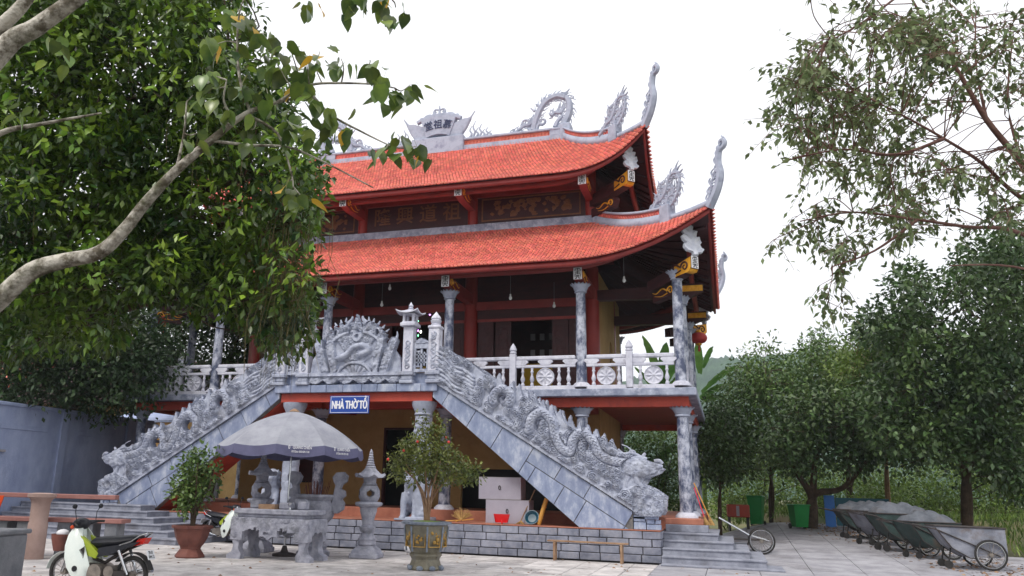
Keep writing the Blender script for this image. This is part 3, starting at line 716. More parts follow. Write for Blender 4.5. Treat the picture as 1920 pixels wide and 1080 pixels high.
def door_leaf(x0, x1, y=2.45):
    d = MB(); d.box(x0, x1, y, y+.06, 4.82, 7.62)
    d = d.build('door_leaf', 'darkwood', T)
    w = x1-x0; b = MB()
    for z0, z1 in ((4.9, 5.75), (5.85, 6.05), (6.15, 7.5)):
        b.box(x0+.05, x1-.05, y-.015, y, z0, z0+.05); b.box(x0+.05, x1-.05, y-.015, y, z1-.05, z1); b.box(x0+.05, x0+.1, y-.015, y, z0+.05, z1-.05); b.box(x1-.1, x1-.05, y-.015, y, z0+.05, z1-.05)
    b.build('moulding', 'darkwood', d)
    xs = np.arange(x0+.12, x1-.12, .022); zs = np.arange(6.22, 7.44, .022); X, Z = np.meshgrid(xs, zs, indexing='ij')
    H = curls(X, Z, RN, 26, (x0+.1, x1-.1, 6.2, 7.45), .06, .16)*.03
    g = ob('carved_panel', grid_relief('carved_panel', xs, zs, H > .006, H, 0, 'darkwood'), d); g.location = (0, y, 0)
for a in (2.5, 3.15, 5.2, 5.8): door_leaf(a+.03, a+.6)
for a in (-3.1, -3.75, -5.8, -6.35): door_leaf(a+.0, a+.58)
for a in (-2.0, -1.4, .85, 1.45): door_leaf(a, a+.56)
# shrine behind the open doors
for cx_ in (-4.6, 0., 4.5):
    b = MB().box(cx_-.75, cx_+.75, 4.2, 4.9, 4.8, 6.35, .02).build('altar_cloth', 'yellowcloth', T)
    for r in range(2):
        for k in range(4): MB().box(cx_-.62+k*.36, cx_-.44+k*.36, 4.95, 5.0, 6.75+r*.62, 7.0+r*.62, .01).build('votive_plaque', 'cable', b)
# tier wall with gilded characters
for s in (-1, 1):
    MB().box(s*6.62-.05, s*6.62+.05, YC-2.1, YC+2.1, 11.0, 13.2).build('tier_side_panel', 'darkwood', T)
    MB().box(-6.55, 6.55, YC+s*2.18-.05, YC+s*2.18+.05, 11.0, 13.2).build('tier_panel', 'darkwood', T)
for x in (-6.65, -2.25, 2.25, 6.65):
    for y in (2.45, 6.82): MB().lathe([(.2, 11.1), (.2, 13.0)], 18, (x, y, 0)).build('tier_column', 'redcol', T, 50)
MB().box(-6.6, 6.6, 2.3, 2.6, 12.35, 12.7, .01).build('tier_beam', 'redpaint', T)
for ch, x in (('隆', -1.42), ('興', -.48), ('道', .47), ('祖', 1.42)):
    ob('gilded_character', textmesh('gilded_character', ch, .74, 'goldold', .006, 1, .012), T, (x, 2.385, 11.88), UPR)
for x0, x1 in ((-6.3, -2.6), (2.6, 6.3)):
    fr = MB()
    for z in (11.42, 12.26): fr.box(x0, x1, 2.375, 2.40, z, z+.05)
    fr.box(x0, x0+.05, 2.375, 2.40, 11.47, 12.26); fr.box(x1-.05, x1, 2.375, 2.40, 11.47, 12.26); fr.build('panel_frame', 'goldold', T)
    xs = np.arange(x0+.3, x1-.3, .025); zs = np.arange(11.52, 12.2, .025); X, Z = np.meshgrid(xs, zs, indexing='ij')
    H = curls(X, Z, RN, 60, (x0+.35, x1-.35, 11.58, 12.15), .06, .17)*.035
    g = ob('gilded_carving', grid_relief('gilded_carving', xs, zs, H > .012, H, 0, 'goldold'), T); g.location = (0, 2.40, 0)
# bracket beams with longevity plates
def plate(w, h):
    b = MB(); b.m = 0; b.box(-w/2, w/2, -.012, .0, -h/2, h/2, .004); b.m = 1
    k = w/7; L = [(-2,2,4.2,4.8),(-.3,.3,3.2,5.2),(-2.4,-1.8,2.6,4.2),(1.8,2.4,2.6,4.2),(-1.4,1.4,2.5,3.0),(-2.4,2.4,1.4,1.9),(-.3,.3,.6,2.5),(-2.4,2.4,.2,.7),(-2.4,-1.8,-2.2,.2),(1.8,2.4,-2.2,.2),(-1.2,1.2,-1.0,-.5),(-1.2,-.6,-3.0,-1.0),(.6,1.2,-3.0,-1.0),(-2.4,-.6,-3.6,-3.0),(.6,2.4,-3.6,-3.0),(-.3,.3,-2.4,-1.0)]
    for x0, x1, z0, z1 in L: b.box(x0*k, x1*k, -.018, -.011, (z0-.8)*k*h/w*.72, (z1-.8)*k*h/w*.72)
    return b.mesh('longevity_plate', ['white', 'black'])
PLM = plate(.27, .38)
SCR = flat_strokes([(spiral((.2, 0), .15, .03, 1.3, 0), .03, .015), ([(.35,.0),(.6,.12),(.9,.0),(1.1,.06)], .03, .012), ([(.35,-.08),(.65,-.14),(1.,-.08)], .025, .01)], Matrix.Identity(4)).mesh('carved_scroll', 'gold', 50)
SCRD = SCR.copy(); SCRD.materials.clear(); setm(SCRD, 'darkwood')
def bracket(x, ytip, yend, z, w=.26, h=.36):
    b = MB(); b.prism([(ytip, z-h/2+.04), (ytip+.5, z-h/2-.05), (yend, z-h/2), (yend, z+h/2), (ytip, z+h/2)], x-w/2, x+w/2, 'yz')
    o = b.build('bracket_beam', 'redpaint', T)
    ob('longevity_plate', PLM, o, (x, ytip-.003, z))
    for s in (-1, 1): ob('carved_scroll', SCR, o, (x+s*(w/2+.005), ytip+.05, z), (0, 0, PI/2))
for x in (-6.65, -2.25, 2.25, 6.65):
    bracket(x, -.5, 2.3, 8.43); bracket(x, .58, 2.4, 12.02)
    bracket(-x, -(.52)+2*0, 2.3, 8.38) if False else None
# corner brackets and stone acanthus leaves
def acanthus(h, w):
    pts = []
    lob = [(.10,0),(.12,.08),(.34,.10),(.46,.2),(.40,.30),(.30,.32),(.42,.40),(.46,.50),(.36,.56),(.26,.55),(.34,.64),(.34,.72),(.22,.75),(.16,.74),(.2,.84),(.1,.9),(.0,1.0)]
    R = [(x*w, z*h) for x, z in lob]; poly = R+[(-x, z) for x, z in R[::-1][1:]]
    xs = np.linspace(-.5*w, .5*w, 61); zs = np.linspace(0, h, 91); X, Z = np.meshgrid(xs, zs, indexing='ij')
    m = inpoly(X, Z, poly)
    rib = np.abs(X)/(w*.5); H = .05+.05*np.exp(-(X/(.05*w))**2)+.03*np.cos((Z/h*5.2-rib*1.2)*2*PI)*np.clip(rib*2, 0, 1)+.04*(1-rib)
    return grid_relief('acanthus_leaf', xs, zs, m, H, .03, 'leafstone')
ACM = acanthus(1.36, .95)
for rf, x0, y0, zc, ln in ((LOW, 9.62, 0., 8.24, .80), (UPP, 6.65, 2.45, 11.76, 2.27)):
    for sx in (-1, 1):
        for sy in (-1, 1):
            yy = y0 if sy < 0 else YB-y0; d = Vector((sx, sy, 0)).normalized()
            M = frame((sx*x0, yy, zc), d); q = MB()
            q.prism([(-1.2, -.25), (ln-.35, -.02), (ln, .12), (ln, .50), (ln-.3, .42), (-1.2, .1)], -.15, .15); q.xf(M)
            o = q.build('corner_bracket', 'darkwood', T)
            e = ob('longevity_plate', PLM, o); e.matrix_world = M @ Matrix.Translation((ln+.004, 0, .31)) @ Matrix.Rotation(PI/2, 4, 'Z')
            for s in (-1, 1):
                e = ob('carved_scroll', SCRD, o); e.matrix_world = M @ Matrix.Translation((ln-.04, s*.166, .22)) @ Matrix.Rotation(PI, 4, 'Z') @ Matrix.Scale(1.1, 4)
            gt = MB(); gt.prism([(ln-.72, -.02), (ln-.1, .03), (ln-.005, .14), (ln-.005, .47), (ln-.35, .40), (ln-.72, .31)], -.157, .157); gt.xf(M); gt.build('gilded_tip', 'gold', o)
            q2 = MB(); q2.prism([(-1., -.62), (ln-.9, -.52), (ln-.75, -.3), (ln-.8, -.2), (-1., -.3)], -.11, .11); q2.xf(M); o2 = q2.build('lower_bracket', 'darkwood', o)
            for s in (-1, 1):
                e = ob('carved_scroll', SCR, o); e.matrix_world = M @ Matrix.Translation((ln-.8, s*.118, -.36)) @ Matrix.Rotation(PI, 4, 'Z') @ Matrix.Scale(.9, 4)
            e = ob('acanthus_leaf', ACM, o); e.matrix_world = M @ Matrix.Translation((ln+.02, 0, .50)) @ Matrix.Rotation(PI/2, 4, 'Z') @ Matrix.Rotation(-.24 if rf is LOW else -.12, 4, 'X') @ Matrix.Scale(.9 if rf is LOW else .72, 4)
# side gallery bracket beams (seen under the right eave)
for y in (2.44, 6.82):
    for s in (-1, 1):
        q = MB(); q.prism([(s*6.8, 8.2), (s*9.9, 8.15), (s*10.35, 8.35), (s*10.35, 8.62), (s*6.8, 8.55)], y-.13, y+.13); o = q.build('bracket_beam', 'darkwood', T)
        q = MB(); q.box(s*10.0-.33, s*10.0+.33, y-.138, y+.138, 8.36, 8.56); q.build('gilded_tip', 'gold', o)
# ------------------------------------------------------------------ balustrade
def balus(b, x, y):
    b.lathe([(.045, 4.95), (.06, 4.97), (.06, 5.02), (.035, 5.06), (.055, 5.10), (.075, 5.17), (.05, 5.25), (.035, 5.30), (.035, 5.36), (.052, 5.39), (.052, 5.42), (.035, 5.44), (.045, 5.50), (.045, 5.53)], 10, (x, y, 0))
BAL = MB(); balus(BAL, 0, 0); BALM = BAL.mesh('baluster', 'rail', 50)
q = MB(); q.box(-.1, .1, -.1, .1, 4.86, 5.98, .015); q.lathe([(.07, 5.98), (.11, 6.0), (.11, 6.05), (.08, 6.07), (.115, 6.10), (.115, 6.15), (.09, 6.18), (.085, 6.22), (.03, 6.30), (.004, 6.34)], 12); POSTM = q.mesh('post', 'rail', 40)
def disc_mesh():
    n = 40; xs = np.linspace(-.29, .29, 47); X, Z = np.meshgrid(xs, xs, indexing='ij'); r = np.hypot(X, Z); th = np.arctan2(Z, X)
    H = np.full(r.shape, .05)+.02*(r > .25)+.018*np.cos(8*th)*np.exp(-((r-.15)/.06)**2)+.02*np.exp(-(r/.05)**2)+.012*(np.abs(np.sin(4*th)) < .12)*(r < .24)
    return grid_relief('medallion', xs, xs, r < .285, H, .05, 'rail')
DISCM = disc_mesh()
q = MB(); q.prism([(-.16, 0), (.16, 0), (.2, .05), (.26, .09), (.26, .13), (.2, .16), (-.2, .16), (-.26, .13), (-.26, .09), (-.2, .05)], -.05, .05); CLOUDM = q.mesh('cloud_block', 'rail')
def balustrade(x0, x1, y, axis='x', n_bal=1, flip=False):
    """one panel between x0 and x1 along x (or y)"""
    L = x1-x0; e = bpy.data.objects.new('balustrade_panel', None); link(e, T)
    if axis == 'x': e.location = (x0, y, 0)
    else: e.location = (y, x0, 0); e.rotation_euler = (0, 0, PI/2)
    b = MB(); b.box(0, L, -.06, .06, 5.77, 5.90, .03); b.box(0, L, -.045, .045, 5.53, 5.62, .015); b.box(0, L, -.09, .09, 4.80, 4.95, .01)
    return e, b.build('rail', 'rail', e), L
def panel(x0, x1, y, axis='x', n_bal=1):
    L = x1-x0
    b = MB()
    if axis == 'x':
        b.box(x0, x1, y-.06, y+.06, 5.77, 5.90, .03); b.box(x0, x1, y-.045, y+.045, 5.53, 5.62, .015); b.box(x0, x1, y-.09, y+.09, 4.80, 4.95, .01)
    else:
        b.box(y-.06, y+.06, x0, x1, 5.77, 5.90, .03); b.box(y-.045, y+.045, x0, x1, 5.53, 5.62, .015); b.box(y-.09, y+.09, x0, x1, 4.80, 4.95, .01)
    o = b.build('balustrade', 'rail', T); rz = 0 if axis == 'x' else PI/2
    P = (lambda a: (a, y, 0)) if axis == 'x' else (lambda a: (y, a, 0))
    m = (x0+x1)/2
    ob('medallion', DISCM, o, np.array(P(m))+[0, 0, 5.235], (0, 0, rz))
    for f in ((0, 1) if n_bal == 1 else (0, 1)):
        for k in range(n_bal):
            d = .22+(.30*k); ob('baluster', BALM, o, P(x0+d if f == 0 else x1-d))
    for c in (x0+.16, m, x1-.16) if n_bal > 1 else (x0+.16, x1-.16): ob('cloud_block', CLOUDM, o, np.array(P(c))+[0, 0, 5.615], (0, 0, rz), (.9, 1, 1))
def post(x, y): ob('post', POSTM, T, (x, y, 0))
for s in (-1, 1):
    for y in (-.1, YB+.1):
        f = lambda a, b_, nb: panel(min(s*a, s*b_), max(s*a, s*b_), y, 'x', nb)
        f(6.82, 8.03, 1); post(s*8.13, y); f(8.23, 9.45, 1); f(2.42, 4.38, 2); post(s*4.48, y); f(4.58, 6.48, 2)
    for a, c in ((.17, 2.27), (2.61, 4.53), (4.73, 6.65), (6.99, 9.09)): panel(a, c, s*9.72, 'y', 2)
    post(s*9.72, 4.63)
panel(-2.08, 2.08, YB+.1, 'x', 2)
MB().box(-9.9, 9.9, -.42, YB+.42, 4.797, 4.806).build('balcony_floor', 'floor', T)
# hanging bulbs: (pixel of the bulb, y plane)
for (u, v, y, zt, lab) in ((716, 568, 1.0, 8.9, 'white bulb on a wire under the eave above the carved central screen'), (957, 555, 1.0, 8.9, 'white bulb on a wire under the eave in front of the open shrine door'), (1170, 522, .6, 9.3, 'white bulb on a short wire beside the ochre side wall'), (1039, 570, 2.2, 8.9, 'small white bulb hanging by the right door leaf'), (731, 537, .3, 8.9, 'frosted bulb tucked up under the eave above the central screen')):
    p = on_y(u, v, y); b = MB().tube([(0, 0, .06), (0, 0, zt-p[2])], .006, 5)
    t_ = thing('hanging_bulb', lab, 'light bulb', p, 0, 'bulbs hanging under the eave')
    b.build('wire', 'cable', t_); MB().lathe([(.02, .07), (.03, .05), (.03, .0), (.055, -.05), (.055, -.1), (.02, -.14)], 10).build('bulb', 'bulb', t_, 50)
# red lanterns
for (u, v, y, lab) in ((1310, 634, 9.2, 'round red lantern hung under the far right eave corner beside the columns'), (307, 598, .4, 'round red lantern hung at the left end of the balcony by the tree')):
    p = on_y(u, v, y); t_ = thing('red_lantern', lab, 'lantern', p, 0, 'red lanterns on the balcony')
    b = MB(); n = 24
    prof = [(.10, -.24)]+[(.10+.24*math.sin(PI*i/10), -.22*math.cos(PI*i/10)) for i in range(11)]+[(.10, .24)]
    b.lathe(prof, n); o = b.build('shade', 'lantern', t_, 60)
    MB().lathe([(.11, .22), (.13, .24), (.11, .30)], 12).build('collar', 'gold', t_); MB().lathe([(.1, -.3), (.12, -.26), (.1, -.22)], 12).build('collar', 'gold', t_)
    q = MB(); q.tube([(0, 0, -.3), (0, 0, -.55)], [.03, .05], 6); q.build('tassel', 'lantern', t_); MB().tube([(0, 0, .3), (0, 0, 1.0)], .008, 5).build('cord', 'cable', t_)
# ------------------------------------------------------------------ plinth of coursed stone in front of the hall
PL = thing('stone_plinth', 'low plinth of grey coursed stone blocks below the twin staircase', 'plinth', (0, -1.5, 0))
MB().box(-9.03, 9.03, -.80, .88, 0, .80).build('core', 'mortar', PL)
MB().box(-9.05, 9.05, -.84, .88, .80, .832, .008).build('top_paving', 'terracotta', PL)
for c in range(4):
    z0 = .012+c*.198; x = -9.05 - (.28 if c % 2 else 0)
    while x < 9.05:
        w = R_.uniform(.5, .62); a, e = max(x, -9.05), min(x+w, 9.06)
        if e-a > .08:
            d = R_.uniform(-.012, .012); MB().box(a+.012, e-.012, -.865+d, -.78, z0, z0+.18+R_.uniform(-.004, .004), .012).build('block', 'block', PL)
        x += w
for c in range(4):
    y = -.76
    while y < .8:
        e = min(y+.56, .86); MB().box(9.0, 9.07, y+.012, e-.012, .012+c*.198, .192+c*.198, .012).build('block', 'block', PL); y = e
# ------------------------------------------------------------------ grand twin staircase
G = thing('grand_staircase', 'twin flight stone staircase with carved dragon sides and central landing', 'staircase', (0, 0, 0))
def clip(poly, a, b, c):
    """keep a*x+b*z+c >= 0"""
    out = []
    for i in range(len(poly)):
        p, q = poly[i], poly[(i+1) % len(poly)]; fp, fq = a*p[0]+b*p[1]+c, a*q[0]+b*q[1]+c
        if fp >= 0: out.append(p)
        if (fp >= 0) != (fq >= 0): t = fp/(fp-fq); out.append((p[0]+t*(q[0]-p[0]), p[1]+t*(q[1]-p[1])))
    return out
TH = math.atan(.616); ex_, ez_ = math.cos(TH), -math.sin(TH); nx_, nz_ = -math.sin(TH), -math.cos(TH)
L0, L1 = (2.56, 4.40), (6.9, .835); la, lb = (L1[1]-L0[1]), -(L1[0]-L0[0])
def above_L(poly, ins=0.): 
    n = math.hypot(la, lb); return clip(poly, -la/n, -lb/n, (la*L0[0]+lb*L0[1])/n-ins)
def st(s, r): return (2.75+s*ex_+r*nx_, 4.74+s*ez_+r*nz_)
def strin_clip(p, i=.012):
    p = above_L(p, i)
    for h in ((0, 1, -.835-i*.3), (-1, 0, 8.34-i), (1, 0, -2.58-i)):
        if len(p) > 2: p = clip(p, *h)
    return p
CREST = [(2.70,4.76),(2.70,5.95),(2.78,5.93),(3.07,5.81),(3.4,5.59),(3.79,5.36),(4.12,5.11),(4.45,4.9),(4.77,4.74),(5.09,4.56),(5.41,4.37),(5.8,4.14),(6.25,3.87),(6.59,3.61),(6.85,3.42),(7.15,3.4),(7.51,3.22),(7.8,3.0),(8.08,2.86),(8.36,2.70),(8.64,2.70),(8.92,2.58),(9.14,2.45),(9.02,2.32),(8.72,2.2),(8.62,2.02),(8.9,1.90),(9.17,1.72),(9.13,1.3),(9.08,1.18),(8.5,1.18),(8.3,1.33)]
BODY = smooth_line([(3.0,5.35),(3.5,4.95),(3.95,4.6),(4.32,4.25),(4.44,4.55),(4.75,4.66),(5.03,4.42),(5.12,4.05),(5.28,3.62),(5.52,3.4),(5.60,3.75),(5.9,3.92),(6.2,3.65),(6.28,3.25),(6.46,2.92),(6.70,2.82),(6.78,3.18),(7.05,3.36),(7.34,3.12),(7.48,2.8),(7.78,2.62),(8.2,2.55)], 5)
def dragon_mesh(rng):
    xs = np.arange(2.68, 9.24, .02); zs = np.arange(1.14, 6.2, .02); X, Z = np.meshgrid(xs, zs, indexing='ij')
    m = inpoly(X, Z, CREST)
    for x in (5.0, 5.22, 5.45, 5.68, 5.92, 6.16, 6.4, 6.95, 7.18, 7.4, 7.62, 4.62):      # flame fins along the back
        i = [k for k in range(2, 20) if CREST[k][0] <= x < CREST[k+1][0]][0]; t = (x-CREST[i][0])/(CREST[i+1][0]-CREST[i][0]); z = CREST[i][1]+t*(CREST[i+1][1]-CREST[i][1])
        h = rng.uniform(.2, .32); m |= inpoly(X, Z, [(x-.1, z-.05), (x-.06, z+h*.55), (x+.03, z+h), (x+.05, z+h*.45), (x+.14, z-.12)])
    for cx_, cz_, r in ((4.74, 4.30, .13), (5.86, 3.55, .17), (7.04, 3.0, .17)): m &= np.hypot(X-cx_, (Z-cz_)*1.05) > r
    H = .02+.14*curls(X, Z, rng, 820, (2.7, 9.2, 1.1, 6.0), .09, .22, lambda a, b: inpoly(np.array([[a]]), np.array([[b]]), CREST)[0, 0])
    for k in range(7):                                                # flowing mane lines near the post
        ln = smooth_line([(2.72, 5.75-k*.13), (3.0, 5.6-k*.13), (3.25, 5.3-k*.12), (3.6, 5.15-k*.12), (3.85, 4.95-k*.1)], 5); d, a = polydist(X, Z, ln); H = np.maximum(H, .12*np.clip(1-(d/.055)**2, 0, 1)**.5)
    ar = [(4.74+.27*math.cos(t), 4.32+.27*math.sin(t)) for t in np.linspace(-.6, 3.6, 16)]; d0, a0 = polydist(X, Z, ar); d, a = polydist(X, Z, BODY[45:]); a = np.where(d0 < d, a0, a); d = np.minimum(d, d0); w = .125; bod = np.clip(1-(d/w)**2, 0, 1)**.5
    sc = .62+.38*np.abs(np.sin(a*30+np.cos(d*46)*1.4)); H = np.where(d < w, .05+.13*bod*sc, H); H = np.where((d > w) & (d < w+.02), np.minimum(H, .05), H)
    d, a = polydist(X, Z, [(2.75, 4.78), (8.3, 1.38)]); H = np.where(d < .07, .07, H)               # base moulding
    hz = np.hypot((X-8.62)/.55, (Z-2.45)/.28); H = np.where(hz < 1, .06+.09*np.sqrt(np.clip(1-hz**2, 0, 1)), H+.05); H = np.where(hz < 1, H+.05*curls(X, Z, rng, 70, (8.1, 9.15, 2.2, 2.75), .05, .11), H)
    low = (X > 8.35) & (Z < 1.95); H = np.where(low, .06+.09*curls(X, Z, rng, 60, (8.3, 9.2, 1.15, 2.0), .07, .14), H)
    return grid_relief('dragon_panel', xs, zs, m, H, .12, 'carved')
DRM = dragon_mesh(np.random.RandomState(5))
def mirror_mesh(me, name):
    m2 = me.copy(); m2.name = name; co = np.empty(len(m2.vertices)*3, np.float32); m2.vertices.foreach_get('co', co); co[0::3] *= -1; m2.vertices.foreach_set('co', co)
    m2.flip_normals(); return m2
DRL = mirror_mesh(DRM, 'dragon_panel_l')
head = [([(8.3,2.62),(8.55,2.70),(8.75,2.64)], .10, .09), ([(8.6,2.55),(8.9,2.52),(9.16,2.46)], .115, .07), ([(8.95,2.6),(9.08,2.62),(9.16,2.54)], .08, .06), ([(8.6,2.36),(8.85,2.3),(9.0,2.3)], .09, .05),
        ([(8.55,2.74),(8.35,2.82),(8.15,2.8),(8.0,2.92)], .07, .03), ([(8.45,2.6),(8.2,2.66),(7.95,2.66)], .07, .03), ([(8.4,2.45),(8.15,2.45),(7.9,2.5)], .06, .03), ([(8.5,2.25),(8.25,2.25),(8.0,2.3)], .06, .03),
        ([(8.66,2.74),(8.72,2.82)], .07, .05), (spiral((8.36,2.80), .1, .03, 1.2, 0), .035, .025), (spiral((8.12,2.62), .1, .03, 1.2, 2), .035, .025), (spiral((8.12,2.36), .1, .03, 1.2, 4), .035, .025), (spiral((8.36,2.12), .1, .03, 1.2, 1), .035, .025), (spiral((8.7,2.62), .08, .03, 1.2, 1), .03, .02), (spiral((9.06,2.5), .07, .02, 1.2, 3), .03, .02), ([(8.5,2.66),(8.3,2.94),(8.1,3.04)], .04, .015), ([(8.45,2.3),(8.5,2.05),(8.62,1.9)], .12, .14), ([(8.3,2.2),(8.2,2.0),(8.3,1.8)], .08, .06), ([(8.7,2.42),(8.75,2.34)], .05, .04), ([(8.86,2.4),(8.9,2.33)], .04, .03)]
ALLST = []
for s in (1, -1):
    f = lambda p: [(s*x, z) for x, z in p]
    core = strin_clip([st(-.6, 0), st(8, 0), st(8, 4), st(-.6, 4)], 0)
    S_ = MB().prism(f(core), -2.285, -2.08).build('stringer', 'mortar', G)
    cuts1 = [-.6, .42, 1.42, 2.36, 3.42, 4.36, 5.3, 6.6]; cuts2 = [3.0, 3.75, 4.7, 5.4, 6.6, 8]
    cells = []
    for a, b_ in zip(cuts1[:-1], cuts1[1:]): cells.append((a, b_, 0, .44 if a > 3.3 else 3))
    for a, b_ in zip(cuts2[:-1], cuts2[1:]): cells.append((max(a, 3.42), b_, .44, 3))
    for a, b_, r0, r1 in cells:
        p = strin_clip([st(a+.012, r0+.012), st(b_-.012, r0+.012), st(b_-.012, r1-.012), st(a+.012, r1-.012)])
        if len(p) > 2:
            d = R_.uniform(-.012, .008); MB().prism(f(p), -2.315+d, -2.27).build('facing_slab', 'slabstone', S_)
    for x0, x1, z0, z1 in ((8.36, 8.68, .835, 1.02), (8.70, 9.06, .835, .97), (8.36, 8.66, 1.035, 1.17), (8.70, 8.9, .985, 1.09), (8.92, 9.05, .985, 1.09), (8.36, 9.0, 1.1, 1.2)):
        MB().box(*sorted((s*x0, s*x1)), -2.30, -2.05, z0, z1, .012).build('foot_stone', 'slabstone', S_)
    o = ob('dragon_panel', DRM if s > 0 else DRL, G, (0, -2.27, 0))
    flat_strokes([(f(p), a*.72, b_*.72) for p, a, b_ in head], frame((0, -.04, 0), (1, 0)), n=8).build('dragon_head', 'carved', o, 60)
    o2 = ob('dragon_panel', DRM if s > 0 else DRL, G, (0, -.62, 0))
    # treads
    n = 24
    for k in range(n):
        x1 = 8.85-k*.262; z = .832+(k+1)*.1653
        MB().box(*sorted((s*x1, s*(x1-.30))), -2.07, -.70, z-.165, z, .006).build('tread', 'step', G)
    MB().prism(f([(2.62, 4.70), (2.62, 4.28), (6.96, .84), (8.80, .84), (8.5, 1.0), (2.9, 4.62)]), -2.06, -.72).build('flight_soffit', 'redbeam', G)
MB().box(-2.62, 2.62, -2.28, -.53, 4.56, 4.775).build('landing', 'redpaint', G)
x = -2.74
while x < 2.7:
    w = R_.uniform(.5, .85); e = min(x+w, 2.74)
    if 2.74-e < .3: e = 2.74
    MB().box(x+.006, e-.006, -2.40, -2.2, 4.56, 4.79, .012).build('edge_stone', 'slabstone', G); x = e
b = MB(); b.box(-2.55, 2.55, -2.25, -2.05, 4.28, 4.558); b.build('landing_beam', 'redbeam', G)
for s in (-1, 1): MB().box(s*2.25-.12, s*2.25+.12, -2.04, -.25, 4.285, 4.558).build('landing_beam', 'redbeam', G)
# ledge with draped relief
xs = np.arange(-1.58, 1.585, .025); zs = np.arange(4.80, 5.16, .02); X, Z = np.meshgrid(xs, zs, indexing='ij')
sc = np.abs(np.sin(X*PI/.53)); m = Z > 4.80+.13*(1-sc)**1.0*np.where(np.abs(X) < 1.5, 1, 0)
H = .03+.07*curls(X, Z, RN, 160, (-1.55, 1.55, 4.82, 5.02), .05, .1)+np.where(Z > 5.04, .09, 0)
o = ob('draped_ledge', grid_relief('draped_ledge', xs, zs, m, H, .18, 'carved'), G, (0, -2.32, 0))
MB().box(-2.68, 2.68, -2.20, -2.06, 4.79, 5.13).build('ledge_core', 'slabstone', G)
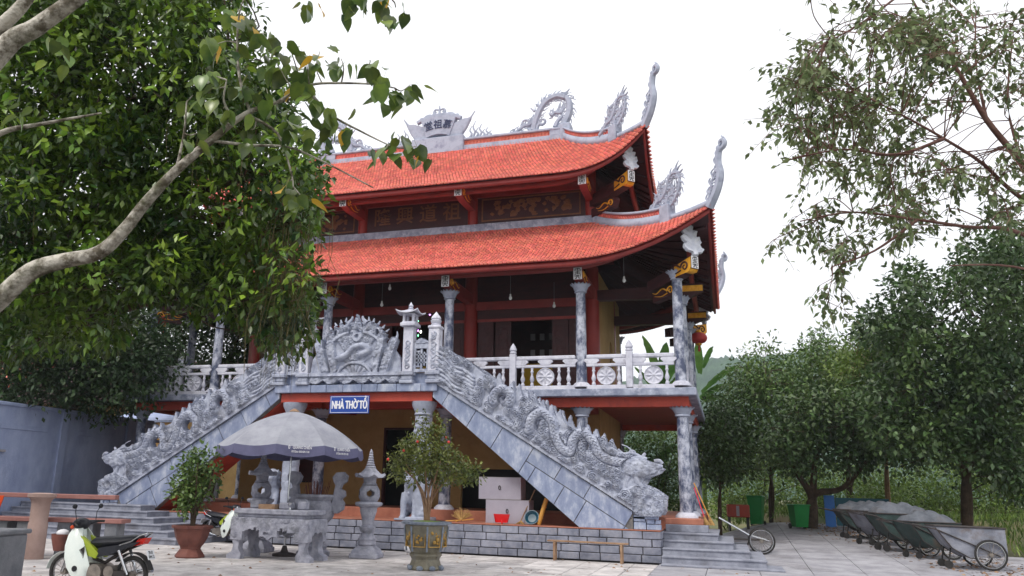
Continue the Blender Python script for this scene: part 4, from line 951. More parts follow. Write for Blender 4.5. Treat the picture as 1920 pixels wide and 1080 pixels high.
# posts
def vine(b, x, y, z0, z1, w):
    k = int((z1-z0)/.11)
    pts = [(x+w*.28*math.sin(i*1.1), y, z0+(z1-z0)*i/(2*k)) for i in range(2*k+1)]; b.tube(pts, .02, 5, up=(0, 1, 0))
    for i in range(k): b.tube([(x+q[0]*w*.2, y, z0+(i+.5)*(z1-z0)/k+q[1]*w*.2) for q in [(math.cos(t), math.sin(t)) for t in np.linspace(i, i+4.6, 8)]], [.02]*7+[.008], 5, up=(0, 1, 0))
for s in (-1, 1):
    x = s*1.76
    p = MB(); p.box(x-.16, x+.16, -2.40, -2.1, 5.16, 6.55, .015); p = p.build('lantern_post', 'rail', G)
    b = MB(); vine(b, x, -2.405, 5.24, 6.1, .3); b.build('vine_carving', 'carved', p, 50)
    b = MB(); b.box(x-.25, x+.25, -2.5, -2.0, 6.55, 6.66, .02); b.box(x-.2, x+.2, -2.45, -2.05, 6.66, 6.70)
    for a in (-1, 1):
        for c in (-1, 1): b.box(x+a*.15-.035, x+a*.15+.035, -2.25+c*.15-.035, -2.25+c*.15+.035, 6.70, 6.92)
    b.box(x-.19, x+.19, -2.44, -2.06, 6.92, 6.95); b.build('lantern_box', 'rail', p)
    b = MB(); n = 10; V = []; F = []
    for i in range(n+1):
        for j in range(n+1):
            a, c = -1+2*i/n, -1+2*j/n; r = max(abs(a), abs(c)); cor = (abs(a)*abs(c))**2
            V.append((x+a*.36, -2.25+c*.36, 6.97+.17*(1-r)**1.3+.10*cor)); 
    N = len(V); V += [(p_[0], p_[1], p_[2]-.035) for p_ in V]
    for i in range(n):
        for j in range(n):
            q = i*(n+1)+j; F += [(q, q+n+1, q+n+2, q+1), (N+q+1, N+q+n+2, N+q+n+1, N+q)]
    for i in range(n):
        for (q, r_) in ((i, i+1), (n*(n+1)+i+1, n*(n+1)+i), ((i+1)*(n+1), i*(n+1)), (i*(n+1)+n, (i+1)*(n+1)+n)): F.append((q, r_, r_+N, q+N))
    b.add(V, F); b.lathe([(.06, 7.1), (.09, 7.14), (.05, 7.17), (.08, 7.22), (.03, 7.29), (.005, 7.34)], 10, (x, -2.25, 0)); b.build('lantern_roof', 'rail', p, 40)
    b = MB(); b.box(x-.22, x+.22, -2.47, -2.06, 4.795, 4.9, .02); b.box(x-.18, x+.18, -2.43, -2.06, 4.9, 5.04, .03); b.box(x-.23, x+.23, -2.48, -2.06, 5.04, 5.155, .02); b.build('post_base', 'carved', p)
    x = s*2.60
    p = MB(); p.box(x-.17, x+.17, -2.42, -2.08, 5.16, 6.45, .02); p = p.build('bud_post', 'rail', G)
    b = MB(); vine(b, x, -2.425, 5.24, 6.35, .32); b.build('vine_carving', 'carved', p, 50)
    b = MB(); b.box(x-.2, x+.2, -2.45, -2.05, 6.45, 6.55, .03); b.lathe([(.15, 6.55), (.16, 6.6), (.12, 6.62), (.16, 6.66), (.17, 6.72), (.13, 6.74), (.16, 6.78), (.13, 6.84), (.04, 6.95), (.004, 7.0)], 12, (x, -2.25, 0)); b.build('bud_finial', 'rail', p, 40)
    b = MB(); b.box(x-.22, x+.22, -2.48, -2.06, 4.795, 4.9, .02); b.box(x-.18, x+.18, -2.44, -2.06, 4.9, 5.04, .03); b.box(x-.23, x+.23, -2.49, -2.06, 5.04, 5.155, .02); b.build('post_base', 'carved', p)
    x0, x1 = sorted((s*1.93, s*2.42)); b = MB(); y0, y1 = -2.32, -2.22
    b.box(x0, x1, y0, y1, 5.86, 6.02, .01); b.box(x0, x1, y0, y1, 5.14, 5.24, .01); b.box(x0, x0+.07, y0, y1, 5.24, 5.86); b.box(x1-.07, x1, y0, y1, 5.24, 5.86)
    for z in (5.32, 5.44, 5.56, 5.68, 5.78): b.box(x0+.07, (x0+x1)/2-.04 if z in (5.32, 5.78) else x1-.07, y0+.02, y1-.02, z-.022, z+.022)
    b.box((x0+x1)/2-.03, (x0+x1)/2+.03, y0+.02, y1-.02, 5.24, 5.86); b.box(x0+.13, x0+.17, y0+.02, y1-.02, 5.34, 5.76); b.box(x1-.17, x1-.13, y0+.02, y1-.02, 5.34, 5.76)
    b.build('longevity_grille', 'carved', G)
    xs = np.linspace(x0, x1, 26); zs = np.linspace(6.02, 6.2, 10); X, Z = np.meshgrid(xs, zs, indexing='ij'); c_ = (x0+x1)/2
    ob('grille_crest', grid_relief('grille_crest', xs, zs, Z < 6.19-.12*np.abs((X-c_)/.25)**1.5, .03+.04*curls(X, Z, RN, 20, (x0, x1, 6.02, 6.2), .04, .08), .05, 'carved'), G, (0, -2.28, 0))
# central screen: fan-shaped carved tablet with dragons
cz = 5.30
xs = np.arange(-1.58, 1.585, .018); zs = np.arange(5.10, 7.12, .018); X, Z = np.meshgrid(xs, zs, indexing='ij')
rr = np.hypot(X, Z-cz); an = np.arctan2(X, Z-cz)
wing = inpoly(X, Z, [(-1.56,5.1),(-1.5,5.62),(-1.38,5.78),(-1.2,5.95),(1.2,5.95),(1.38,5.78),(1.5,5.62),(1.56,5.1)])
fan = (rr < 1.28) & (np.abs(an) < 1.0) & (Z > 5.1)
rng = np.random.RandomState(9)
scrolls = np.zeros(X.shape, bool); SH = np.zeros(X.shape)
for s in (-1, 1):
    for (bx, tx_, tz, w) in ((.98, 1.28, 6.12, .13), (.68, .86, 6.15, .12)):
        d, a = polydist(X, Z, [(s*bx, 5.2), (s*tx_, tz)]); k = d < w; scrolls |= k; SH = np.where(k, .13+.02*(d > w-.03)+.05*curls(X, Z, rng, 60, (min(s*bx, s*tx_)-.15, max(s*bx, s*tx_)+.15, 5.2, tz), .04, .09), SH)
crest = (rr >= 1.2) & (rr < 1.50+.05*np.sin(an*46)) & (np.abs(an) > .17) & (np.abs(an) < .86)
crest &= rr < 1.2+.42*np.clip(1.15-np.abs(an), 0, 1)**.6+.03*np.sin(an*60)
pearl = inpoly(X, Z, [(-.24,6.4),(-.2,6.62),(-.13,6.78),(-.08,6.82),(-.05,6.9),(-.02,7.0),(.0,7.08),(.02,6.95),(.06,6.88),(.09,6.8),(.15,6.74),(.22,6.6),(.25,6.4)])
M_ = wing | fan | scrolls | crest | pearl
for s in (-1, 1): M_ &= np.hypot((X-s*.72)/.05, (Z-6.42)/.08) > 1
H = np.where(wing, .03, .02)
inner = (rr < 1.14) & (np.abs(an) < .62) & (Z > 5.52)
H = np.where(fan, .06, H); H = np.where(inner, .03+.10*curls(X, Z, rng, 260, (-.75, .75, 5.5, 6.5), .05, .13), H)
d, a = polydist(X, Z, smooth_line([(-.55, 5.62), (-.3, 5.72), (-.05, 5.95), (.25, 6.0), (.45, 5.85), (.2, 5.72)], 6)); H = np.where(d < .1, .08+.12*np.clip(1-(d/.1)**2, 0, 1)**.5, H)
d, a = polydist(X, Z, spiral((.06, 6.28), .13, .1, 1, 0)); H = np.where(d < .05, .19, H)
H = np.where((rr > 1.12) & (rr < 1.21) & (np.abs(an) < .75), .15, H); H = np.where(crest | pearl, .05+.11*curls(X, Z, rng, 300, (-1.3, 1.3, 6.0, 7.0), .05, .12), H)
H = np.where(scrolls, SH, H)
r2 = np.hypot(X, Z-4.82); H = np.where((r2 < .72) & (np.abs(X) < .62), .06+.05*np.abs(np.sin(np.arctan2(X, Z-4.95)*9))*(r2 < .58), H); H = np.where((r2 > .62) & (r2 < .70), .13, H)
scr = ob('carved_screen', grid_relief('carved_screen', xs, zs, M_, H, .10, 'carved'), G, (0, -2.28, 0))
fr = []
for s in (-1, 1):
    fr += [([(s*.32,6.72),(s*.2,6.84),(s*.17,6.95)], .08, .03), ([(s*.3,6.66),(s*.18,6.74)], .06, .03), ([(s*.4,6.78),(s*.38,6.92)], .05, .015), ([(s*.55,6.74),(s*.58,6.86)], .05, .015), ([(s*.72,6.66),(s*.78,6.77)], .05, .015), ([(s*.88,6.54),(s*.95,6.64)], .05, .015), ([(s*1.0,6.42),(s*1.1,6.5)], .04, .012),
           ([(s*1.34,6.18),(s*1.38,6.3),(s*1.36,6.42)], .06, .01)]
flat_strokes(fr, frame((0, -.05, 0), (1, 0))).build('dragon_crest', 'carved', scr, 50)
# dragon-wrapped columns below the landing
def carved_col(x, y):
    n, k = 72, 130; th = np.linspace(0, 2*PI, n, endpoint=False); z = np.linspace(.84, 3.84, k); TH_, ZZ = np.meshgrid(th, z, indexing='ij')
    U = TH_*.24; H = .035*curls(U, ZZ, rng, 260, (0, 1.5, .9, 3.8), .07, .17)
    ph = (TH_-ZZ*2.1) % (2*PI); dd = np.abs(ph-PI)*.24; H = np.where(dd < .12, .03+.06*np.sqrt(np.clip(1-(dd/.12)**2, 0, 1))*(.8+.2*np.sin(ZZ*45)), H)
    r = .235+H; V = np.stack([x+r*np.cos(TH_), y+r*np.sin(TH_), ZZ], -1).reshape(-1, 3)
    i = np.arange(n*k).reshape(n, k); j = np.roll(i, -1, 0); F = np.stack([i[:, :-1], j[:, :-1], j[:, 1:], i[:, 1:]], -1).reshape(-1, 4)
    o = ob('carved_column', npmesh('carved_column', V, F, 'carved2', True), G)
    b = MB(); b.lathe([(.25, 3.85), (.30, 3.9), (.27, 3.95), (.31, 4.04), (.37, 4.16), (.39, 4.28)], 20, (x, y, 0)); b.build('capital', 'carved2', o, 40)
    MB().box(x-.36, x+.36, y-.36, y+.36, .833, .93, .02).build('column_base', 'carved2', o)
carved_col(2.2, -1.95); carved_col(-2.2, -1.95)
# ------------------------------------------------------------------ sign
SG = thing('sign_board', 'blue sign reading NHÀ THỜ TỔ in white below the landing', 'sign', (-.06, -2.44, 4.17))
MB().box(-.66, .66, -.02, .02, -.27, .27, .004).build('panel', 'blue', SG)
b = MB(); b.box(-.63, .63, -.024, -.019, .235, .247); b.box(-.63, .63, -.024, -.019, -.247, -.235); b.box(-.63, -.618, -.024, -.019, -.235, .235); b.box(.618, .63, -.024, -.019, -.235, .235); b.build('border', 'white', SG)
me = textmesh('lettering', 'NHÀ THO TỔ', .34, 'white', 0, .56, .003, 'LEFT'); pre = textmesh('prefix', 'NHÀ TH', .34, 'white', 0, .56, .003, 'LEFT'); pr2 = textmesh('prefix', 'NHÀ THO', .34, 'white', 0, .56, .003, 'LEFT')
xa, xb = max(v.co.x for v in pre.vertices), max(v.co.x for v in pr2.vertices); wd_ = max(v.co.x for v in me.vertices); zt_ = max(v.co.y for v in pre.vertices)*0+.125
bm = bmesh.new(); bm.from_mesh(me)
for pl_ in ([(xb-.03, .085), (xb+.0, .10), (xb+.012, .145), (xb+.034, .145), (xb+.022, .085), (xb-.01, .06)], [((xa+xb)/2-.04, .20), ((xa+xb)/2-.012, .20), ((xa+xb)/2+.035, .145), ((xa+xb)/2+.012, .145)]):
    f_ = bm.faces.new([bm.verts.new((x, y, .003)) for x, y in pl_])
    if f_.normal.z < 0: f_.normal_flip()
for v in bm.verts: v.co.x -= wd_/2
bm.to_mesh(me); bm.free()
n0 = len(me.vertices); bm = bmesh.new(); bm.from_mesh(me)
for k, (dx, dy) in enumerate(((.011, 0), (-.011, 0), (.0, .008), (0, -.008))):
    g_ = bmesh.ops.duplicate(bm, geom=[v for v in bm.verts if v.index < n0 and v.index >= 0]+[e for e in bm.edges if all(w.index < n0 and w.index >= 0 for w in e.verts)]+[f for f in bm.faces if all(w.index < n0 and w.index >= 0 for w in f.verts)])
    for v in g_['geom']:
        if isinstance(v, bmesh.types.BMVert): v.co += Vector((dx, dy, .0006*(k+1))); v.index = n0+1
bm.to_mesh(me); bm.free(); ob('lettering', me, SG, (0, -.024, -.02), UPR)
# ------------------------------------------------------------------ open-cornered stone steps
SR = thing('stone_steps', 'grey stone steps stepping out at the open corner beside the big corner column', 'steps', (9.6, -1.4, 0))
zt = [.77, .59, .41, .23, .055]
for k in range(5):
    MB().box(9.08-9.6, 10.46+.375*k-9.6, -1.6-.36*k+1.4, 2.0+1.4, -.02, zt[k]-.05).build('riser', 'step', SR)
    MB().box(9.08-9.6, 10.485+.375*k-9.6, -1.63-.36*k+1.4, 2.0+1.4, zt[k]-.05, zt[k], .012).build('tread', 'step', SR)
b = MB(); b.box(9.10-9.6, 10.22-9.6, -1.2+1.4, -.63+1.4, .77, .96, .012); b.build('top_step', 'step', SR)
b = MB(); b.box(9.08-9.6, 10.1-9.6, -1.0+1.4, -.63+1.4, .96, 1.115, .012); b.build('terracotta_edge', 'terracotta', SR)
SL = thing('stone_steps', 'grey stone steps in front of the left dragon stair foot beside the low pink wall', 'steps', (-8, -3, 0))
for k in range(6):
    z = 1.0-.165*k; x1 = -6.8+.55*k+8
    MB().box(-3.6, x1, -.05-.36*k, .64, 0, z-.05).build('riser', 'step', SL)
    MB().box(-3.62, x1+.02, -.08-.36*k, .64, z-.05, z, .012).build('tread', 'step', SL)
# ------------------------------------------------------------------ fairy lights near the door
t_ = thing('string_lights', 'multicoloured string lights glowing beside the stone lantern post', 'string lights', (1.9, 1.9, 6.9))
for k, (u, v, c) in enumerate(((782,590,'o'),(792,590,'g'),(806,590,'p'),(784,602,'g'),(784,610,'y'),(784,620,'p'),(784,629,'g'),(789,622,'w'))):
    p = on_y(u, v, 1.9)-np.array([1.9, 1.9, 6.9]); cc = {'o':(1,.5,.2,1),'g':(.2,1,.4,1),'p':(.8,.3,1,1),'y':(1,.8,.5,1),'w':(1,.95,.85,1)}[c]
    if 'led_'+c not in MT: MT['led_'+c] = mat('led_'+c, cc, emit=4.)
    MB().sphere(p, .035 if c == 'w' else .022, 8, 6, (1.6, 1, 1) if k < 3 else (1, 1, 1.6)).build('led', 'led_'+c, t_)
b = MB(); pts = [on_y(u, v, 1.92)-np.array([1.9, 1.9, 6.9]) for u, v in ((808,590),(782,590),(784,602),(784,632))]; b.tube(pts, .006, 4); b.build('cable', 'cable', t_)
# ------------------------------------------------------------------ parasol
UM = thing('parasol', 'large pale grey canvas parasol with dark scalloped valance behind the altar table', 'parasol', (.1, -6.05, 0))
ZR, ZT, RR, NP = 2.68, 3.62, 1.86, 10
def can_pt(a, t):
    """t 0 at the hub, 1 at the rim"""
    k = (a*NP/(2*PI)) % 1; seg = math.cos(PI/NP)/math.cos((k-.5)*2*PI/NP); seg = 1+(seg-1)*t
    return (RR*t*seg*math.cos(a), RR*t*seg*math.sin(a), ZT-(ZT-ZR)*(.35*t+.65*t**2.1)-.05*math.sin(PI*k)*t)
for i in range(NP):
    V, F = [], []; n, m = 8, 10
    for a in range(n+1):
        for t in range(m+1): V.append(can_pt((i+a/n)*2*PI/NP+.12 if False else (i+a/n)*2*PI/NP, .02+.98*t/m))
    F = [(a*(m+1)+t, (a+1)*(m+1)+t, (a+1)*(m+1)+t+1, a*(m+1)+t+1) for a in range(n) for t in range(m)]
    ob('canopy_panel', npmesh('canopy_panel', V, F, 'canopy', True), UM)
    V, F = [], []
    for a in range(n+1):
        p = can_pt((i+a/n)*2*PI/NP, 1); d = 1.015-.0; k = math.sin(PI*a/n)
        V += [(p[0]*1.003, p[1]*1.003, p[2]), (p[0]*d, p[1]*d, p[2]-.13), (p[0]*(d+.005), p[1]*(d+.005), p[2]-.22-.03*k)]
    F = [(a*3+j, (a+1)*3+j, (a+1)*3+j+1, a*3+j+1) for a in range(n) for j in range(2)]
    vo = ob('valance', npmesh('valance', V, F, 'valance', True), UM)
    b = MB(); b.tube([can_pt(i*2*PI/NP, t)[:2]+(can_pt(i*2*PI/NP, t)[2]-.03,) for t in np.linspace(.03, .98, 8)], .012, 5); b.build('rib', 'iron', UM)
    b = MB(); p = can_pt(i*2*PI/NP, .5); b.tube([(0, 0, ZT-.75), (p[0], p[1], p[2]-.04)], .01, 5); b.build('strut', 'iron', UM)
MB().lathe([(.03, ZT+.06), (.09, ZT+.03), (.14, ZT-.02)], 12).build('hub_cap', 'wood', UM)
MB().tube([(0, 0, .05), (0, 0, ZT+.02)], .026, 10).build('pole', 'chrome', UM)
MB().lathe([(.3, 0), (.3, .06), (.1, .1), (.05, .25)], 16).build('foot', 'iron', UM)
# printed lettering on the valance panels that face the court
def val_text(pan, lines):
    a = (pan+.5)*2*PI/NP; rr = RR*math.cos(PI/NP)*1.015+.022; 
    for txt, size, dz, bold, sx, off in lines:
        me = textmesh('lettering', txt, size, 'white', bold, sx, .001)
        o = ob('lettering', me, UM); d = (math.cos(a), math.sin(a)); t = (-d[1], d[0])
        o.matrix_world = Matrix.Translation(UM.location) @ frame((d[0]*rr+t[0]*off, d[1]*rr+t[1]*off, ZR-.11+dz), t) @ Matrix.Rotation(PI/2, 4, 'X')
for pn in (8, 9): val_text(pn, [('QUANG CHIẾN', .085, .035, .002, .75, .04), ('ĐT/Zalo: 035.429.1138', .062, -.06, .0015, .72, 0), ('0', .13, .04, .003, .7, -.27)])
# ------------------------------------------------------------------ stone altar table
AL = thing('altar_table', 'weathered carved stone altar table with curved legs under the parasol', 'altar table', (.42, -6.95, 0))
b = MB(); b.box(-1.0, 1.0, -.48, .48, 1.04, 1.16, .02); b.box(-.92, .92, -.42, .42, .96, 1.04, .02); o = b.build('table_top', 'oldstone', AL)
xs = np.arange(-1.04, 1.045, .02); zs = np.arange(.42, .965, .02); X, Z = np.meshgrid(xs, zs, indexing='ij')
arch = .50+.09*np.abs(np.sin(X*PI/.34))*np.clip(1.2-np.abs(X), 0, 1)
arch = np.where(np.abs(X) > .68, .42, np.where(np.abs(X) < .25, arch-.06, arch+.12))
mk = (Z > arch) & ~((np.abs(X) < .12) & (np.abs(Z-.62) < .02)) & ~((np.abs(np.abs(X)-.35) < .03) & (np.abs(Z-.69) < .05))
H = .03+.045*curls(X, Z, RN, 150, (-1, 1, .45, .95), .05, .14)
APM = grid_relief('apron', xs, zs, mk, H, .04, 'oldstone'); ob('apron', APM, AL, (0, -.44, 0)); e = ob('apron', APM, AL, (0, .44, 0), (0, 0, PI))
xs = np.arange(-.44, .445, .02); X, Z = np.meshgrid(xs, zs, indexing='ij'); mk = Z > np.where(np.abs(X) > .26, .42, .58+.08*np.sin(np.abs(X)*14))
APS = grid_relief('apron_side', xs, zs, mk, .03+.045*curls(X, Z, RN, 60, (-.44, .44, .45, .95), .05, .12), .04, 'oldstone')
ob('side_apron', APS, AL, (1.0, 0, 0), (0, 0, PI/2)); ob('side_apron', APS, AL, (-1.0, 0, 0), (0, 0, -PI/2))
for sx in (-1, 1):
    for sy in (-1, 1):
        b = MB(); x, y = sx*.87, sy*.34
        pf = [(-.2,.92),(.14,.92),(.2,.74),(.14,.5),(.08,.3),(.12,.16),(.24,.1),(.25,0),(-.12,0),(-.14,.12),(-.06,.24),(-.07,.4),(-.16,.55)]
        b.prism([(x+sx*a, z) for a, z in pf], y-.11, y+.13 if sy > 0 else y+.09)
        b.build('leg', 'oldstone', AL, 50)
b = MB()
for x, y, w, d, h in ((-.75, .2, .3, .3, .2), (.2, -.05, .34, .22, .16), (.62, .0, .22, .24, .2), (.42, .25, .3, .2, .24)): b = MB().box(x-w/2, x+w/2, y-d/2, y+d/2, 1.16, 1.16+h, .03); b.build('stone_relief_block', 'oldstone', AL)
tb_ = thing('offering_tray', 'small brown wooden tray lying on the stone altar table', 'tray', (.2, -7.1, 1.162))
b = MB(); b.box(-.22, .22, -.14, .14, 0, .02); b.box(-.22, .22, -.14, -.12, .02, .11); b.box(-.22, .22, .12, .14, .02, .11); b.box(-.22, -.2, -.12, .12, .02, .11); b.box(.2, .22, -.12, .12, .02, .11); b.build('tray', 'wood', tb_)
cu = thing('offering_cup', 'little shiny metal cup standing on the stone altar table', 'cup', (.82, -7.2, 1.162)); MB().lathe([(.035, 0), (.03, .03), (.02, .05), (.05, .1), (.055, .16), (.045, .16), (.02, .09)], 12).build('cup', 'chrome', cu, 50)
# incense urn
UR = thing('incense_urn', 'big stone incense urn with cloud shaped ear handles beside the altar table', 'urn', (.62, -5.5, 0))
MB().lathe([(.42, 0), (.42, .1), (.33, .16), (.36, .25), (.22, .34), (.2, .62), (.3, .78), (.46, .95), (.52, 1.15), (.5, 1.28), (.44, 1.36), (.5, 1.42), (.54, 1.46), (.54, 1.52), (.46, 1.52), (.42, 1.42), (.1, 1.40)], 24).build('bowl', 'oldstone', UR, 40)
for s in (-1, 1):
    pf = [(.44, 1.12), (.62, 1.06), (.78, 1.16), (.80, 1.32), (.72, 1.42), (.82, 1.5), (.80, 1.62), (.68, 1.68), (.72, 1.78), (.84, 1.86), (.86, 2.0), (.74, 2.1), (.56, 2.08), (.46, 1.96), (.5, 1.84), (.56, 1.76), (.52, 1.6), (.5, 1.4)]
    MB().prism([(s*x, z) for x, z in pf], -.07, .07).build('ear_handle', 'oldstone', UR)
b = MB()
for k in range(60):
    a, r = R_.uniform(0, 6.28), R_.uniform(0, .3); b.tube([(r*math.cos(a), r*math.sin(a), 1.4), (r*1.35*math.cos(a), r*1.35*math.sin(a), 1.4+R_.uniform(.25, .5))], .006, 4)
stuff(b.build('incense_sticks', 'clay', UR))
# pagoda lanterns
def pagoda(label, x, y):
    t = thing('stone_lantern', label, 'stone lantern', (x, y, 0), .15, 'pagoda lanterns beside the altar')
    MB().box(-.36, .36, -.36, .36, 0, .12, .02).build('base', 'oldstone', t)
    b = MB(); b.lathe([(.46, .12), (.42, .2), (.26, .3)], 4, rot=PI/4); b.lathe([(.2, .3), (.24, .34), (.22, .42), (.24, .46), (.2, .5), (.15, .6), (.2, .68), (.21, .74), (.14, .8), (.16, .95), (.22, 1.15), (.22, 1.22), (.26, 1.25), (.34, 1.28), (.36, 1.32), (.34, 1.36), (.22, 1.38)], 16); b.build('pedestal', 'oldstone', t, 40)
    n, k = 40, 16; V = []; ok = {}
    for i in range(n):
        for j in range(k+1):
            a = 2*PI*i/n; q = j/k; r = .17+.11*math.sin(PI*(.12+.82*q)); V.append((r*math.cos(a), r*math.sin(a), 1.38+.40*q))
    F = []
    for i in range(n):
        for j in range(k):
            a = 2*PI*(i+.5)/n; q = (j+.5)/k; hole = any(((math.remainder(a-c-.4, 2*PI)*.27)**2+((q-.5)*.4)**2) < .095**2 for c in (0, PI/2, PI, 3*PI/2))
            if not hole: F.append((i*(k+1)+j, ((i+1) % n)*(k+1)+j, ((i+1) % n)*(k+1)+j+1, i*(k+1)+j+1))
    N = len(V); V += [(x_*.8, y_*.8, z) for x_, y_, z in V]; F += [tuple(q+N for q in f[::-1]) for f in F]
    ob('light_chamber', npmesh('light_chamber', V, F, 'oldstone', True), t)
    b = MB(); b.lathe([(.16, 1.78), (.2, 1.8), (.16, 1.84), (.17, 1.96)], 16); n = 36
    V = []
    for r, z in ((.16, 1.96), (.37, 1.98), (.35, 2.02), (.26, 2.07), (.18, 2.16), (.12, 2.24)):
        for i in range(n):
            a = 2*PI*i/n; u_ = abs(math.cos(3*a))**6 if r > .25 else 0; V.append((r*(1+.12*u_)*math.cos(a), r*(1+.12*u_)*math.sin(a), z+.07*u_*(r > .3)))
    F = [(q*n+i, q*n+(i+1) % n, (q+1)*n+(i+1) % n, (q+1)*n+i) for q in range(5) for i in range(n)]; b.add(V, F); b.build('roof', 'oldstone', t, 40)
    pr = [(.12, 2.22), (.14, 2.24), (.12, 2.27)]; z = 2.27; r = .11
    for i in range(6): pr += [(r*.8, z), (r, z+.02), (r, z+.045), (r*.8, z+.06)]; z += .062; r *= .84
    pr += [(.03, z), (.03, z+.02), (.004, z+.06)]
    MB().lathe(pr, 14).build('spire', 'oldstone', t, 30)
    return t
pagoda('tall stone pagoda lantern standing clear beside the potted flowering shrub', 2.02, -5.3)
pagoda('tall stone pagoda lantern half hidden behind the altar table', -1.15, -5.3)
# guardian lions (one continuous surface each)
def lion(x, y, z, label, mir):
    t = thing('guardian_lion', label, 'lion statue', (x, y, z), 0, 'guardian lions at the landing columns')
    b = MB()
    b.sphere((0, .25, .45), .30, 12, 9, (.85, 1.05, 1.0)); b.sphere((0, -.02, .72), .27, 12, 9, (.9, .85, 1.15)); b.sphere((0, -.10, .95), .2, 12, 9)
    b.sphere((0, -.16, 1.16), .21, 12, 9, (1, .95, .95)); b.sphere((0, -.34, 1.10), .13, 10, 8, (1.1, .9, .8)); b.sphere((0, -.33, 1.0), .10, 10, 8, (1.1, .9, .6))
    b.sphere((0, .0, 1.18), .2, 10, 8, (1.1, .8, 1.1))
    for s in (-1, 1):
        b.tube([(s*.17, -.08, .75), (s*.19, -.17, .5), (s*.18, -.2, .25), (s*.18, -.22, .06)], [.12, .10, .085, .09], 10); b.sphere((s*.18, -.29, .06), .1, 8, 6, (1, 1.2, .7))
        b.sphere((s*.24, .25, .28), .2, 10, 8, (.7, 1.1, 1.1)); b.tube([(s*.25, .2, .25), (s*.25, .02, .08), (s*.25, -.1, .06)], [.12, .1, .09], 8)
        b.sphere((s*.10, -.30, 1.24), .06, 8, 6); b.sphere((s*.19, -.08, 1.3), .06, 8, 6, (.6, 1, 1.4))
        for k in range(4): b.sphere((s*.2, .0+.03*k, 1.25-.14*k), .08, 8, 6)
    b.tube([(0, .5, .3), (0, .58, .55), (0, .5, .8), (0, .42, .95)], [.07, .08, .1, .05], 8)
    o = b.build('body', 'carved2', t, 60); md = o.modifiers.new('fuse', 'REMESH'); md.mode = 'VOXEL'; md.voxel_size = .022; md.use_smooth_shade = True
    MB().box(-.36, .36, -.46, .58, -.0, .05, .01).build('base', 'carved2', t)
    b = MB(); b.tube([(.1*math.cos(a), -.2, .86+.06*math.sin(a)) if False else (.17*math.cos(a), -.14-.1*abs(math.sin(a)), .9-.08*max(0, -math.sin(a))) for a in np.linspace(PI, 2*PI, 8)], .02, 5); b.sphere((0, -.28, .76), .05, 8, 6); b.build('bell_collar', 'carved2', t)
    if mir: t.rotation_euler = (0, 0, .25)
    return t
lion(1.88, -1.55-.35, .834, 'pale stone guardian lion sitting behind the flowering potted shrub', False)
lion(-2.85, -1.55-.35, .834, 'pale stone guardian lion sitting beside the carved column behind the altar', True)
# ------------------------------------------------------------------ foliage helper
def leaves(P, D, ln, wd, rng, fold=.25, droop=0.):
    """leaf-sized folded rhombs: P (n,3) bases, D (n,3) directions -> verts, tris"""
    n = len(P); D = D/np.linalg.norm(D, axis=1, keepdims=True); up = rng.normal(size=(n, 3))*.5+np.array([0, 0, 1.])
    S_ = np.cross(D, up); S_ /= np.linalg.norm(S_, axis=1, keepdims=True)+1e-9; N_ = np.cross(S_, D)
    L = (ln*rng.uniform(.7, 1.25, n))[:, None]; Wd = (wd*rng.uniform(.75, 1.25, n))[:, None]
    tip = P+D*L; tip[:, 2] -= droop*L[:, 0]; mid = P+D*L*.45+N_*Wd*0
    a = mid+S_*Wd+N_*Wd*fold; c = mid-S_*Wd+N_*Wd*fold
    V = np.stack([P, a, tip, c], 1).reshape(-1, 3); i = np.arange(n)*4
    F = np.concatenate([np.stack([i, i+1, i+2], 1), np.stack([i, i+2, i+3], 1)]); return V, F
def crown(clumps, per, spread, ln, wd, rng, down=.35, fold=.25, drp=0.):
    """clumps (k,3): leaf sprays around each"""
    C_ = np.repeat(np.asarray(clumps), per, 0); n = len(C_); o = rng.normal(size=(n, 3)); o *= (spread*rng.uniform(.2, 1., n)**.5/np.linalg.norm(o, axis=1))[:, None]
    D = o/spread+rng.normal(size=(n, 3))*.6; D[:, 2] -= down
    return leaves(C_+o, D, ln, wd, rng, fold, drp)
